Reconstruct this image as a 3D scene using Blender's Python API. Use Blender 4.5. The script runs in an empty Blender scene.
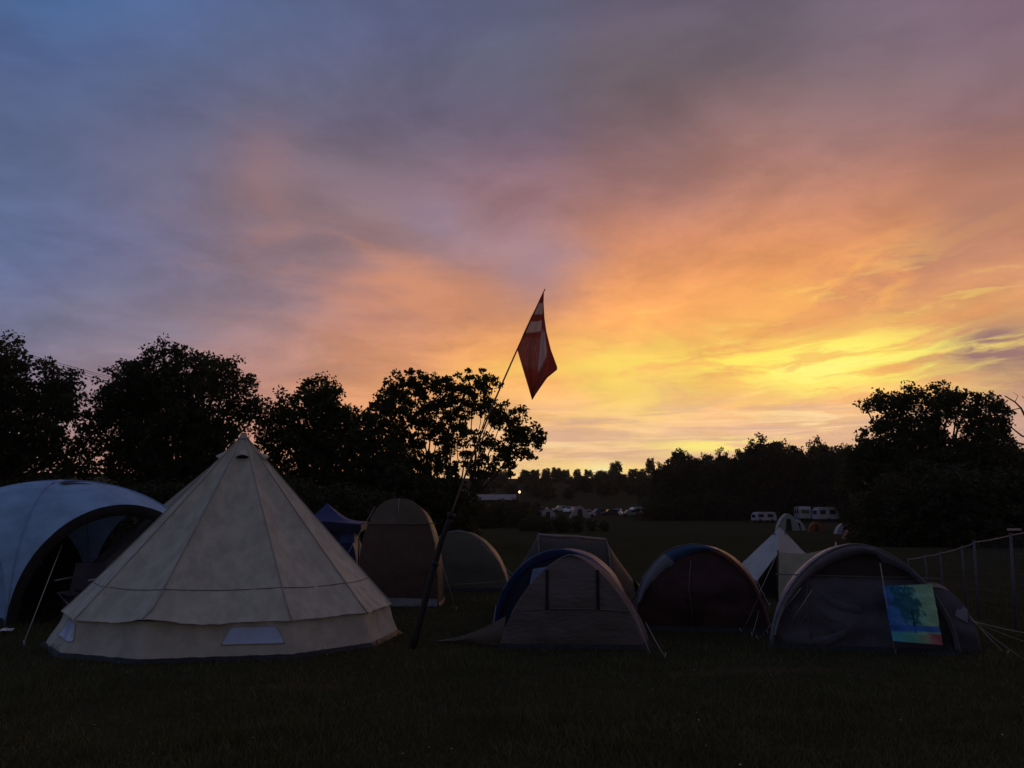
import bpy, math, random
import numpy as np
from mathutils import Vector, noise as mnoise

random.seed(7)
rng = np.random.default_rng(7)
SC = bpy.context.scene
COL = SC.collection
R = math.radians

# ------------------------------------------------------------------ camera
F, EYE, TH = 840.0, 1.55, math.atan(136 / 840.0)
cd = bpy.data.cameras.new("camera")
cam = bpy.data.objects.new("camera", cd)
COL.objects.link(cam)
cam.location = (0, 0, EYE)
cam.rotation_euler = (math.pi / 2 + TH, 0, 0)
cd.sensor_width = 36
cd.lens = 36 * F / 1024
cd.clip_end = 9000
SC.camera = cam
CT, ST = math.cos(TH), math.sin(TH)


def pt(px, py, Y):
    """point at forward distance Y seen at that place of the photograph"""
    cx, cy = (px - 512) / F, (384 - py) / F
    k = Y / (CT - cy * ST)
    return Vector((cx * k, Y, EYE + (ST + cy * CT) * k))


def zat(py, Y):
    return pt(512, py, Y).z


def dist(py):
    """distance of flat ground seen at that row"""
    cy = (384 - py) / F
    return -EYE * (CT - cy * ST) / (ST + cy * CT)


TD = [(0, 0), (60, 0), (100, .25), (150, .8), (190, 2.4), (240, 6), (330, 15), (400, 21), (520, 23), (1000, 20)]


def ground_z(x, y):
    d = math.hypot(x, y)
    return float(np.interp(d, [a for a, _ in TD], [b for _, b in TD]))


def gp(px, Y):
    z = 0.0
    x = 0.0
    for _ in range(3):
        x = (px - 512) / F * (Y * CT + (z - EYE) * ST)
        z = ground_z(x, Y)
    return Vector((x, Y, z))


def lin(c):
    return tuple(((v / 255) / 12.92 if v / 255 <= .04045 else ((v / 255 + .055) / 1.055) ** 2.4) for v in c)


# ------------------------------------------------------------------ node helper
class NT:
    def __init__(s, tree):
        s.t = tree
        s.n = tree.nodes
        s.l = tree.links

    def set(s, sock, v):
        if isinstance(v, bpy.types.NodeSocket):
            s.l.new(v, sock)
        elif v is not None:
            if hasattr(sock.default_value, '__len__') and not hasattr(v, '__len__'):
                v = (v, v, v)
            if hasattr(sock.default_value, '__len__') and len(sock.default_value) == 4 and len(v) == 3:
                v = (*v, 1)
            sock.default_value = v

    def m(s, op, a, b=None, c=None, clamp=False):
        n = s.n.new('ShaderNodeMath')
        n.operation = op
        n.use_clamp = clamp
        s.set(n.inputs[0], a)
        if b is not None:
            s.set(n.inputs[1], b)
        if c is not None:
            s.set(n.inputs[2], c)
        return n.outputs[0]

    def vm(s, op, a, b=None, scale=None):
        n = s.n.new('ShaderNodeVectorMath')
        n.operation = op
        s.set(n.inputs[0], a)
        if b is not None:
            s.set(n.inputs[1], b)
        if scale is not None:
            s.set(n.inputs['Scale'], scale)
        return n.outputs[0]

    def xyz(s, x, y, z=0.0):
        n = s.n.new('ShaderNodeCombineXYZ')
        for i, v in enumerate((x, y, z)):
            s.set(n.inputs[i], v)
        return n.outputs[0]

    def sep(s, v):
        n = s.n.new('ShaderNodeSeparateXYZ')
        s.l.new(v, n.inputs[0])
        return n.outputs

    def noise(s, vec, scale=1.0, detail=4.0, rough=.5, dist=0.0, color=False):
        n = s.n.new('ShaderNodeTexNoise')
        if vec is not None:
            s.l.new(vec, n.inputs['Vector'])
        n.inputs['Scale'].default_value = scale
        n.inputs['Detail'].default_value = detail
        n.inputs['Roughness'].default_value = rough
        n.inputs['Distortion'].default_value = dist
        return n.outputs['Color'] if color else n.outputs[0]

    def ss(s, v, a, b, lo=0.0, hi=1.0):
        n = s.n.new('ShaderNodeMapRange')
        n.interpolation_type = 'SMOOTHSTEP'
        s.set(n.inputs[0], v)
        if a > b:
            a, b, lo, hi = b, a, hi, lo
        n.inputs[1].default_value = a
        n.inputs[2].default_value = b
        n.inputs[3].default_value = lo
        n.inputs[4].default_value = hi
        return n.outputs[0]

    def mix(s, f, a, b, blend='MIX'):
        n = s.n.new('ShaderNodeMix')
        n.data_type = 'RGBA'
        n.blend_type = blend
        s.set(n.inputs[0], f)
        s.set(n.inputs[6], a)
        s.set(n.inputs[7], b)
        return n.outputs[2]

    def ramp(s, f, stops, interp='LINEAR'):
        n = s.n.new('ShaderNodeValToRGB')
        cr = n.color_ramp
        cr.interpolation = interp
        while len(cr.elements) < len(stops):
            cr.elements.new(.5)
        for e, (p, c) in zip(cr.elements, stops):
            e.position = p
            e.color = (*c[:3], 1)
        s.set(n.inputs[0], f)
        return n.outputs[0]


# ------------------------------------------------------------------ sky (world)
def build_world():
    w = bpy.data.worlds.new("World")
    SC.world = w
    w.use_nodes = True
    w.node_tree.nodes.clear()
    t = NT(w.node_tree)
    out = t.n.new('ShaderNodeOutputWorld')
    tc = t.n.new('ShaderNodeTexCoord')
    d = tc.outputs['Generated']
    X, Y, Z = t.sep(d)[:3]
    az0 = t.m('ARCTAN2', X, Y)
    el0 = t.m('ARCSINE', Z)
    # cloud layer plane, seen in perspective
    k = t.m('ADD', t.m('MAXIMUM', Z, 0.0), .13)
    P = t.xyz(t.m('DIVIDE', X, k), t.m('DIVIDE', Y, k))
    n1 = t.noise(P, 1.1, 5, .55, .6, color=True)
    n2 = t.noise(P, 3.4, 6, .6, .4, color=True)
    a1 = t.vm('SUBTRACT', n1, (.5, .5, .5))
    a2 = t.vm('SUBTRACT', n2, (.5, .5, .5))
    s1, s2 = t.sep(a1), t.sep(a2)
    az = t.m('ADD', az0, t.m('ADD', t.m('MULTIPLY', s1[0], .13), t.m('MULTIPLY', s2[0], .05)))
    el = t.m('ADD', el0, t.m('ADD', t.m('MULTIPLY', s1[1], .035), t.m('MULTIPLY', s2[1], .013)))

    xs = [0, 128, 256, 384, 512, 640, 768, 896, 1024]
    ys = [0, 64, 128, 192, 256, 300, 340, 380, 420, 450, 480]
    G = [
        [(66, 100, 150), (78, 104, 152), (88, 102, 142), (92, 100, 138), (94, 98, 130), (102, 90, 110), (106, 96, 112), (122, 104, 122), (132, 106, 126)],
        [(80, 98, 142), (86, 100, 138), (96, 102, 132), (96, 96, 124), (96, 96, 116), (106, 94, 100), (112, 98, 108), (122, 104, 112), (128, 104, 116)],
        [(78, 96, 134), (94, 98, 128), (108, 102, 124), (106, 98, 120), (108, 96, 118), (122, 98, 104), (158, 116, 112), (146, 112, 114), (146, 110, 116)],
        [(90, 108, 148), (106, 106, 136), (136, 114, 122), (132, 112, 124), (152, 114, 122), (162, 116, 112), (188, 130, 110), (198, 133, 107), (200, 136, 110)],
        [(96, 112, 156), (110, 112, 148), (134, 114, 126), (158, 124, 126), (168, 132, 138), (228, 148, 102), (236, 152, 96), (230, 150, 92), (182, 124, 106)],
        [(102, 112, 150), (122, 118, 140), (138, 122, 138), (190, 132, 116), (202, 140, 118), (253, 167, 96), (255, 176, 96), (228, 153, 100), (238, 168, 110)],
        [(114, 116, 144), (134, 124, 142), (170, 132, 132), (208, 142, 110), (244, 164, 96), (254, 182, 98), (253, 184, 102), (252, 188, 104), (192, 146, 118)],
        [(128, 120, 142), (146, 126, 140), (190, 138, 126), (226, 154, 108), (250, 178, 96), (255, 204, 106), (252, 188, 106), (252, 200, 106), (172, 128, 116)],
        [(150, 126, 138), (170, 134, 134), (206, 144, 124), (232, 162, 116), (250, 194, 132), (251, 206, 150), (246, 196, 152), (238, 190, 150), (174, 142, 136)],
        [(176, 138, 132), (196, 146, 132), (212, 152, 128), (232, 168, 122), (247, 198, 152), (243, 198, 162), (228, 186, 160), (202, 172, 156), (172, 146, 146)],
        [(190, 146, 134), (206, 152, 132), (218, 158, 130), (234, 174, 124), (252, 210, 150), (254, 218, 150), (234, 196, 150), (200, 170, 150), (176, 150, 146)],
    ]
    G = np.array([[lin(c) for c in row] for row in G])

    def gcol(px, py):
        px = min(max(px, 0), 1024)
        py = min(max(py, 0), 480)
        out = []
        for c in range(3):
            rows = [np.interp(px, xs, G[j, :, c]) for j in range(len(ys))]
            out.append(float(np.interp(py, ys, rows)))
        return out

    def topix(a, e):
        v = np.array([math.sin(a) * math.cos(e), math.cos(a) * math.cos(e), math.sin(e)])
        dep = v[1] * CT + v[2] * ST
        up = -v[1] * ST + v[2] * CT
        return 512 + F * v[0] / dep, 384 - F * up / dep

    def azpx(px):
        return math.atan2((px - 512) / F, 1.0)

    E0, E1 = -.03, .72
    pos = t.m('DIVIDE', t.m('SUBTRACT', el, E0), E1 - E0, clamp=True)
    zen = lin((74, 80, 104))
    cols = []
    for px in xs:
        a = azpx(px)
        stops = []
        for e in np.linspace(0.0, .575, 19):
            stops.append(((e - E0) / (E1 - E0), gcol(*topix(a, e))))
        stops.append((1.0, zen))
        cols.append((a, .085, stops))
    dusk = lin((74, 73, 78))
    low = lin((88, 82, 82))
    pinkl = lin((150, 130, 140))
    cols.append((-.95, .22, [(0, pinkl), (.3, lin((104, 112, 145))), (.7, lin((72, 98, 145))), (1, zen)]))
    cols.append((.95, .22, [(0, lin((190, 150, 130))), (.3, lin((190, 130, 110))), (.6, lin((150, 110, 112))), (1, zen)]))
    cols.append((1.7, .35, [(0, lin((120, 105, 115))), (.5, lin((100, 95, 115))), (1, zen)]))
    cols.append((-1.7, .35, [(0, lin((108, 112, 138))), (.5, lin((98, 114, 152))), (1, zen)]))
    acc = None
    wsum = None
    for a, sg, stops in cols:
        c = t.ramp(pos, stops, 'B_SPLINE')
        q = t.m('DIVIDE', t.m('SUBTRACT', az, a), sg)
        wt = t.m('EXPONENT', t.m('MULTIPLY', t.m('MULTIPLY', q, q), -1.0))
        c = t.vm('SCALE', c, scale=wt)
        acc = c if acc is None else t.vm('ADD', acc, c)
        wsum = wt if wsum is None else t.m('ADD', wsum, wt)
    back = t.ramp(pos, [(0, low), (.5, dusk), (1, zen)])
    acc = t.vm('ADD', acc, t.vm('SCALE', back, scale=.004))
    wsum = t.m('ADD', wsum, .004)
    col = t.vm('SCALE', acc, scale=t.m('DIVIDE', 1.0, wsum))

    def spot(px, py, sx, sy, tilt=0.0, a=az, e=el, power=1.0):
        """soft patch of sky round the direction of a pixel; sizes in pixels"""
        a0 = azpx(px)
        e0 = math.atan((520 - py) / F * 1.0) * .985
        da = t.m('SUBTRACT', a, a0)
        de = t.m('SUBTRACT', e, e0)
        c, s = math.cos(tilt), math.sin(tilt)
        u = t.m('ADD', t.m('MULTIPLY', da, c), t.m('MULTIPLY', de, s))
        v = t.m('ADD', t.m('MULTIPLY', da, -s), t.m('MULTIPLY', de, c))
        u = t.m('DIVIDE', u, sx / F)
        v = t.m('DIVIDE', v, sy / F)
        r2 = t.m('ADD', t.m('MULTIPLY', u, u), t.m('MULTIPLY', v, v))
        return t.m('EXPONENT', t.m('MULTIPLY', r2, -power))

    # fine mottling of the upper clouds
    mott = t.noise(P, 2.2, 7, .62, .3)
    col = t.vm('SCALE', col, scale=t.ss(mott, .28, .72, .82, 1.18))
    # salmon wisps
    wv = t.xyz(t.m('MULTIPLY', az, 3.0), t.m('MULTIPLY', t.m('ADD', el, t.m('MULTIPLY', az, .18)), 14.0), 3.3)
    wn = t.noise(wv, 1.3, 6, .58, .5)
    f = t.m('MULTIPLY', t.ss(wn, .47, .68), spot(400, 282, 150, 34, -.22))
    col = t.mix(t.m('MULTIPLY', f, .55), col, lin((226, 150, 104)))
    col = t.mix(t.m('MULTIPLY', spot(252, 175, 42, 48), .40), col, lin((166, 124, 124)))
    col = t.mix(t.m('MULTIPLY', spot(440, 208, 40, 26), .35), col, lin((150, 138, 165)))
    col = t.mix(t.m('MULTIPLY', spot(545, 262, 42, 30), .55), col, lin((150, 128, 148)))
    # dull mauve bank, upper right of the glow
    bn = t.noise(t.xyz(t.m('MULTIPLY', az, 4.0), t.m('MULTIPLY', el, 11.0), 1.7), 1.6, 6, .6, .5)
    f = t.m('MULTIPLY', t.ss(bn, .36, .56), spot(955, 265, 115, 33, .42))
    col = t.mix(t.m('MULTIPLY', f, .85), col, lin((176, 124, 106)))
    gs = t.noise(t.xyz(t.m('MULTIPLY', az, 5.0), t.m('MULTIPLY', t.m('SUBTRACT', el, t.m('MULTIPLY', az, .30)), 22.0), 7.7), 1.3, 7, .6, .4)
    f = t.m('MULTIPLY', t.ss(gs, .44, .62), spot(840, 298, 110, 34, .22))
    col = t.mix(t.m('MULTIPLY', f, .8), col, lin((254, 184, 96)))
    # yellow lit streaks
    sv = t.xyz(t.m('MULTIPLY', az, 3.2), t.m('MULTIPLY', t.m('SUBTRACT', el, t.m('MULTIPLY', az, .10)), 21.0), .6)
    sn = t.noise(sv, 1.25, 8, .60, .35)
    msk = t.m('ADD', spot(850, 370, 118, 27, .05), t.m('MULTIPLY', spot(740, 362, 200, 13, .03), .7), clamp=True)
    f = t.m('MULTIPLY', t.ss(sn, .40, .56), msk)
    col = t.mix(t.m('MULTIPLY', f, 1.0, clamp=True), col, lin((255, 238, 96)))
    core = t.m('MULTIPLY', t.ss(sn, .46, .60), spot(862, 372, 100, 21, .05))
    col = t.mix(core, col, (1.0, .95, .22))
    f = t.m('MULTIPLY', t.ss(sn, .50, .36), spot(800, 365, 210, 55))
    col = t.mix(t.m('MULTIPLY', f, .6), col, lin((236, 148, 88)))
    fn_ = t.noise(t.xyz(t.m('MULTIPLY', az, 9.0), t.m('MULTIPLY', t.m('SUBTRACT', el, t.m('MULTIPLY', az, .06)), 60.0), 2.6), 1.1, 7, .62, .4)
    fm = spot(850, 368, 210, 42, .04)
    col = t.mix(t.m('MULTIPLY', t.m('MULTIPLY', t.ss(fn_, .52, .38), fm), .62), col, lin((246, 168, 92)))
    col = t.mix(t.m('MULTIPLY', t.m('MULTIPLY', t.ss(fn_, .54, .68), spot(850, 350, 220, 60, .04)), .55), col, lin((255, 226, 110)))
    # glow column under the flag side
    gn = t.noise(t.xyz(t.m('MULTIPLY', az, 9.0), t.m('MULTIPLY', el, 9.0), 5.0), 1.4, 5, .55, .4)
    f = t.m('MULTIPLY', t.ss(gn, .36, .62), spot(640, 372, 75, 40))
    col = t.mix(t.m('MULTIPLY', f, .85), col, lin((255, 222, 100)))
    # low streaks near the horizon
    hv = t.xyz(t.m('MULTIPLY', az, 5.0), t.m('MULTIPLY', el0, 62.0), 9.1)
    hn = t.noise(hv, 1.0, 7, .6, .6)
    hm = t.m('MULTIPLY', t.ss(el0, .148, .115), t.ss(az, azpx(470), azpx(560)))
    f = t.m('MULTIPLY', t.ss(hn, .54, .40), hm)
    col = t.mix(t.m('MULTIPLY', f, .62), col, lin((208, 164, 148)))
    f = t.m('MULTIPLY', t.ss(hn, .57, .68), hm)
    col = t.mix(t.m('MULTIPLY', f, .75), col, lin((255, 228, 176)))
    # clear slot above the tree line and sun glow at the horizon
    sl = t.m('MULTIPLY', t.ss(t.noise(hv, 1.7, 6, .6, .5), .36, .52), spot(722, 446, 62, 7.5, .04, az0, el0))
    col = t.mix(t.m('MULTIPLY', sl, 1.3, clamp=True), col, lin((255, 240, 130)))
    sl = spot(602, 469, 75, 7, 0, az0, el0)
    col = t.mix(t.m('MULTIPLY', sl, .9), col, lin((255, 224, 140)))
    col = t.mix(t.m('MULTIPLY', spot(601, 471, 16, 7, 0, az0, el0), .9), col, (1.0, .86, .45))
    # grey mauve cloud at right edge
    f = t.m('MULTIPLY', t.ss(fn_, .70, .40), spot(1030, 371, 46, 24))
    col = t.mix(t.m('MULTIPLY', f, 1.5, clamp=True), col, lin((152, 113, 113)))
    f = t.m('MULTIPLY', t.ss(hn, .62, .44), spot(830, 428, 110, 15, .02))
    col = t.mix(t.m('MULTIPLY', f, .8, clamp=True), col, lin((204, 168, 156)))
    # below the horizon
    col = t.mix(t.ss(el0, -.01, -.08), col, (.012, .012, .010))

    # thin rest of clear dusk sky shining through the clouds
    sky = t.n.new('ShaderNodeTexSky')
    sky.sky_type = 'NISHITA'
    sky.sun_disc = False
    sky.sun_elevation = R(2.0)
    sky.sun_rotation = R(20)
    bg2 = t.n.new('ShaderNodeBackground')
    t.l.new(sky.outputs[0], bg2.inputs[0])
    bg2.inputs[1].default_value = .006
    bg = t.n.new('ShaderNodeBackground')
    t.l.new(col, bg.inputs[0])
    bg.inputs[1].default_value = 0.98
    ad = t.n.new('ShaderNodeAddShader')
    t.l.new(bg.outputs[0], ad.inputs[0])
    t.l.new(bg2.outputs[0], ad.inputs[1])
    t.l.new(ad.outputs[0], out.inputs[0])
    w.cycles.sampling_method = 'MANUAL'
    w.cycles.sample_map_resolution = 512


build_world()
sd = bpy.data.lights.new("sun", 'SUN')
sd.energy = .12
sd.angle = R(12)
sd.color = (1.0, .55, .25)
sun = bpy.data.objects.new("sun", sd)
COL.objects.link(sun)
sdir = Vector((math.sin(R(20)) * math.cos(R(7)), math.cos(R(20)) * math.cos(R(7)), math.sin(R(7))))
sun.rotation_euler = sdir.to_track_quat('Z', 'Y').to_euler()
SC.view_settings.view_transform = 'Standard'
SC.view_settings.look = 'None'
SC.view_settings.exposure = 0
SC.view_settings.gamma = 1
SC.view_settings.use_curve_mapping = False


# ------------------------------------------------------------------ materials
MATS = {}


def mat(name, color, rough=.8, var=.18, vscale=6.0, bump=.0, bscale=40.0, transl=0.0, metal=0.0, spec=.3, weave=False, stretch=None):
    if name in MATS:
        return MATS[name]
    m = bpy.data.materials.new(name)
    m.use_nodes = True
    t = NT(m.node_tree)
    b = t.n['Principled BSDF']
    out = t.n['Material Output']
    tc = t.n.new('ShaderNodeTexCoord')
    v = tc.outputs['Object']
    if stretch:
        v = t.vm('MULTIPLY', v, stretch)
    n = t.noise(v, vscale, 6, .6, .2)
    c0 = tuple(x * (1 - var) for x in color)
    c1 = tuple(min(1, x * (1 + var)) for x in color)
    c = t.mix(t.ss(n, .3, .7), c0, c1)
    t.set(b.inputs['Base Color'], c)
    b.inputs['Roughness'].default_value = rough
    b.inputs['Metallic'].default_value = metal
    b.inputs['Specular IOR Level'].default_value = spec
    if bump:
        bn = t.n.new('ShaderNodeBump')
        bn.inputs['Strength'].default_value = bump
        bn.inputs['Distance'].default_value = .02
        h = t.noise(v, bscale, 4, .55, .4)
        if weave:
            h = t.m('ADD', h, t.m('MULTIPLY', t.noise(tc.outputs['Object'], 500, 2), .25))
        t.l.new(h, bn.inputs['Height'])
        t.l.new(bn.outputs[0], b.inputs['Normal'])
    if transl:
        tr = t.n.new('ShaderNodeBsdfTranslucent')
        t.set(tr.inputs[0], c)
        mx = t.n.new('ShaderNodeMixShader')
        mx.inputs[0].default_value = transl
        t.l.new(b.outputs[0], mx.inputs[1])
        t.l.new(tr.outputs[0], mx.inputs[2])
        t.l.new(mx.outputs[0], out.inputs[0])
    MATS[name] = m
    return m


def leaf_mat(name, c0, c1, transl=.35):
    m = bpy.data.materials.new(name)
    m.use_nodes = True
    t = NT(m.node_tree)
    b = t.n['Principled BSDF']
    out = t.n['Material Output']
    tc = t.n.new('ShaderNodeTexCoord')
    n = t.noise(tc.outputs['Object'], 1.3, 5, .7)
    c = t.mix(t.ss(n, .32, .68), c0, c1)
    t.set(b.inputs['Base Color'], c)
    b.inputs['Roughness'].default_value = .55
    b.inputs['Specular IOR Level'].default_value = .25
    tr = t.n.new('ShaderNodeBsdfTranslucent')
    t.set(tr.inputs[0], t.mix(.35, c, (.14, .12, .03)))
    mx = t.n.new('ShaderNodeMixShader')
    mx.inputs[0].default_value = transl
    t.l.new(b.outputs[0], mx.inputs[1])
    t.l.new(tr.outputs[0], mx.inputs[2])
    t.l.new(mx.outputs[0], out.inputs[0])
    return m


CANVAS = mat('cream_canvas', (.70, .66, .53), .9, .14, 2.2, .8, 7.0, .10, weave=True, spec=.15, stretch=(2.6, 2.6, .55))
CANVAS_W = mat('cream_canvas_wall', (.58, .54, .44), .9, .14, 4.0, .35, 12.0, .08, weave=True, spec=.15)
CANVAS_B = mat('old_canvas', (.50, .45, .41), .9, .12, 3.0, .3, 9.0, .15, weave=True, spec=.15)
WHITE_C = mat('pale_canvas', (.55, .56, .55), .9, .10, 3.0, .3, 8.0, .12, weave=True, spec=.15)
GREEN_C = mat('pale_green_canvas', (.42, .44, .36), .9, .12, 3.0, .3, 8.0, .15, weave=True, spec=.15)
VINYL = mat('sky_tinted_vinyl', (.56, .68, .95), .25, .06, 8.0, .15, 10.0, .1, spec=.6)  # bluish sky reflection is put into the base colour
SKIRT = mat('groundsheet_skirt', (.026, .028, .036), .6, .3, 8.0, .3, 20.0)
SEAM = mat('seam_webbing', (.16, .15, .14), .9, .2, 20.0)
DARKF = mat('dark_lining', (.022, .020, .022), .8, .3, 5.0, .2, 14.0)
BLUEP = mat('pale_blue_polyester', (.34, .53, .76), .9, .16, 2.5, .8, 7.0, .03, spec=.1)
BLUEP2 = mat('dusty_blue_wall', (.31, .49, .73), .9, .16, 2.5, .8, 7.0, .10, spec=.1)
BROWNT = mat('brown_polyester', (.115, .075, .060), .6, .12, 3.0, .9, 9.0, .12)
BROWNC = mat('taupe_polyester', (.17, .14, .11), .6, .12, 3.0, .9, 9.0, .12)
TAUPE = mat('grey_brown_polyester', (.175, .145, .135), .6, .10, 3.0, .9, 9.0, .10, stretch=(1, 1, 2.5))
TAUPE_LIT = mat('grey_brown_lit_side', (.22, .16, .15), .6, .10, 3.0, .5, 9.0, .2)  # lit copy of the grey-brown fabric, reddish light in its colour
SAGE = mat('grey_green_polyester', (.150, .140, .110), .6, .12, 3.0, .4, 9.0, .12)
OLIVE = mat('olive_polyester', (.046, .039, .029), .7, .14, 3.0, .4, 9.0, .10, spec=.5)
ROYAL = mat('royal_blue_polyester', (.028, .045, .17), .6, .14, 3.0, .4, 9.0, .12, spec=.5)
NAVY = mat('navy_polyester', (.018, .02, .06), .55, .2, 3.0, .4, 9.0, .05)
PALEB = mat('pale_blue_vent', (.30, .42, .68), .5, .12, 6.0, .3, 9.0, .1)
SLATE = mat('slate_blue_polyester', (.27, .32, .40), .5, .14, 3.0, .9, 8.0, .12, spec=.45)
SKYB = mat('sky_blue_polyester', (.06, .14, .30), .6, .14, 3.0, .4, 8.0, .12, spec=.45)
MAROON = mat('maroon_polyester', (.078, .036, .040), .7, .25, 3.0, .9, 9.0, .05)
RED_LIT = mat('warm_lit_red_polyester', (.30, .11, .07), .55, .16, 4.0, .4, 9.0, .25)  # red fabric with the warm sunset light mixed into its colour
PURPLE = mat('grey_purple_polyester', (.29, .28, .33), .55, .14, 3.0, .9, 9.0, .1, spec=.45)
PURPD = mat('dark_purple_polyester', (.125, .115, .14), .6, .2, 3.0, .9, 6.0, .05)
MARD = mat('dark_wine_polyester', (.055, .034, .034), .7, .2, 3.0, .4, 9.0)
ROPE = mat('pale_guy_cord', (.45, .42, .36), .8, .15, 60.0)
ROPEG = mat('green_guy_cord', (.22, .26, .16), .8, .15, 60.0)
STEEL = mat('galvanised_steel', (.42, .42, .43), .4, .15, 20.0, metal=.7)
FENCEP = mat('grey_plastic_post', (.10, .11, .13), .6, .15, 10.0)
POLE_M = mat('flag_pole_fibre', (.03, .028, .026), .5, .2, 20.0)
POLE_T = mat('flag_pole_tip', (.16, .10, .06), .45, .2, 20.0)
BARK = mat('bark', (.055, .045, .036), .95, .35, 9.0, .6, 25.0)
WOODP = mat('weathered_wood', (.13, .10, .08), .9, .25, 9.0, .4, 25.0)
WPAINT = mat('white_paint', (.80, .80, .80), .35, .05, 3.0, spec=.5)
SPAINT = mat('silver_paint', (.45, .46, .48), .3, .05, 3.0, metal=.4)
BPAINT = mat('dark_blue_paint', (.05, .07, .14), .3, .08, 3.0, spec=.5)
RPAINT = mat('dark_red_paint', (.22, .03, .03), .3, .08, 3.0, spec=.5)
KPAINT = mat('black_paint', (.02, .02, .022), .3, .08, 3.0, spec=.5)
GLASS = mat('dark_glass', (.02, .022, .026), .08, .05, 3.0, spec=.7)
RUBBER = mat('rubber', (.02, .02, .02), .85, .1, 10.0)
TINROOF = mat('tin_roof', (.30, .27, .26), .6, .15, 1.2, metal=.3)
BARNW = mat('barn_boards', (.03, .024, .02), .85, .3, 2.0, .3, 6.0)
ORANGE = mat('orange_polyester', (.24, .08, .02), .6, .1, 4.0, transl=.2)
MINT = mat('mint_polyester', (.34, .44, .39), .6, .1, 4.0, transl=.15)
REDBR = mat('red_brown_polyester', (.17, .08, .07), .6, .1, 4.0, transl=.15)
LEAF_OAK = leaf_mat('oak_leaves', (.022, .034, .012), (.055, .075, .024))
LEAF_ASH = leaf_mat('ash_leaves', (.030, .040, .014), (.070, .085, .028), .4)
LEAF_FAR = leaf_mat('far_leaves', (.026, .034, .014), (.055, .066, .026))
LEAF_HEDGE = leaf_mat('hedge_leaves', (.020, .030, .012), (.045, .060, .020))


# ------------------------------------------------------------------ mesh builder
class MB:
    def __init__(s):
        s.v, s.f, s.mi = [], [], []

    def face(s, pts, mi=0):
        i = len(s.v)
        s.v += [tuple(p) for p in pts]
        s.f.append(tuple(range(i, i + len(pts))))
        s.mi.append(mi)

    def grid(s, rows, mi=0, closed=False):
        i0 = len(s.v)
        nr, nc = len(rows), len(rows[0])
        for r in rows:
            s.v += [tuple(p) for p in r]
        for r in range(nr - 1):
            for c in range(nc if closed else nc - 1):
                c2 = (c + 1) % nc
                s.f.append((i0 + r * nc + c, i0 + r * nc + c2, i0 + (r + 1) * nc + c2, i0 + (r + 1) * nc + c))
                s.mi.append(mi)

    def tube(s, pts, r0, r1=None, n=6, mi=0):
        r1 = r0 if r1 is None else r1
        pts = [Vector(p) for p in pts]
        rows = []
        L = len(pts)
        for i, p in enumerate(pts):
            d = (pts[min(i + 1, L - 1)] - pts[max(i - 1, 0)])
            if d.length < 1e-9:
                d = Vector((0, 0, 1))
            d.normalize()
            a = d.cross(Vector((0, 0, 1)) if abs(d.z) < .9 else Vector((1, 0, 0))).normalized()
            b = d.cross(a)
            r = r0 + (r1 - r0) * i / max(L - 1, 1)
            rows.append([p + (a * math.cos(2 * math.pi * k / n) + b * math.sin(2 * math.pi * k / n)) * r for k in range(n)])
        s.grid(rows, mi, True)
        i = len(s.v)
        s.f.append(tuple(range(i - n, i)))
        s.mi.append(mi)
        s.f.append(tuple(range(i - n * L + n - 1, i - n * L - 1, -1)))
        s.mi.append(mi)

    def box(s, c, size, mi=0, rz=0.0, taper=1.0):
        cx, cy, cz = c
        x, y, z = size[0] / 2, size[1] / 2, size[2] / 2
        cr, sr = math.cos(rz), math.sin(rz)
        P = []
        for k, q in ((-z, 1.0), (z, taper)):
            for a, b in ((-x, -y), (x, -y), (x, y), (-x, y)):
                a *= q
                b *= q
                P.append((cx + a * cr - b * sr, cy + a * sr + b * cr, cz + k))
        i = len(s.v)
        s.v += P
        for f in ((3, 2, 1, 0), (4, 5, 6, 7), (0, 1, 5, 4), (1, 2, 6, 5), (2, 3, 7, 6), (3, 0, 4, 7)):
            s.f.append(tuple(i + q for q in f))
            s.mi.append(mi)

    def build(s, name, m, parent=None, smooth=False, label=None, off=None):
        me = bpy.data.meshes.new(name)
        v = s.v
        if parent is not None and off is None:
            off = parent['_loc']
        if off is not None:
            v = [(a - off[0], b - off[1], c - off[2]) for a, b, c in v]
        me.from_pydata(v, [], s.f)
        ms = m if isinstance(m, (list, tuple)) else [m]
        for q in ms:
            me.materials.append(q)
        if len(ms) > 1:
            me.polygons.foreach_set('material_index', s.mi)
        if smooth:
            me.polygons.foreach_set('use_smooth', [True] * len(me.polygons))
        me.update()
        o = bpy.data.objects.new(name, me)
        COL.objects.link(o)
        if parent is not None:
            o.parent = parent
            root = parent
        if label:
            o['label'] = label
        return o


ROOTS = []


def thing(name, label, cat, loc=(0, 0, 0), group=None):
    o = bpy.data.objects.new(name, None)
    COL.objects.link(o)
    o.location = loc
    o['label'], o['category'] = label, cat
    if group:
        o['group'] = group
    o['_loc'] = list(loc)
    ROOTS.append(o)
    return o


def subpart(o, parent):
    """re-parent a built part (same origin) under another part"""
    o.parent = parent
    return o


def tag(o, label=None, cat=None, group=None, kind=None):
    for k, v in (('label', label), ('category', cat), ('group', group), ('kind', kind)):
        if v:
            o[k] = v
    return o


def copy_tree(o, parent=None):
    c = o.copy()
    COL.objects.link(c)
    if parent is not None:
        c.parent = parent
    for ch in list(o.children):
        copy_tree(ch, c)
    return c


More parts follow.
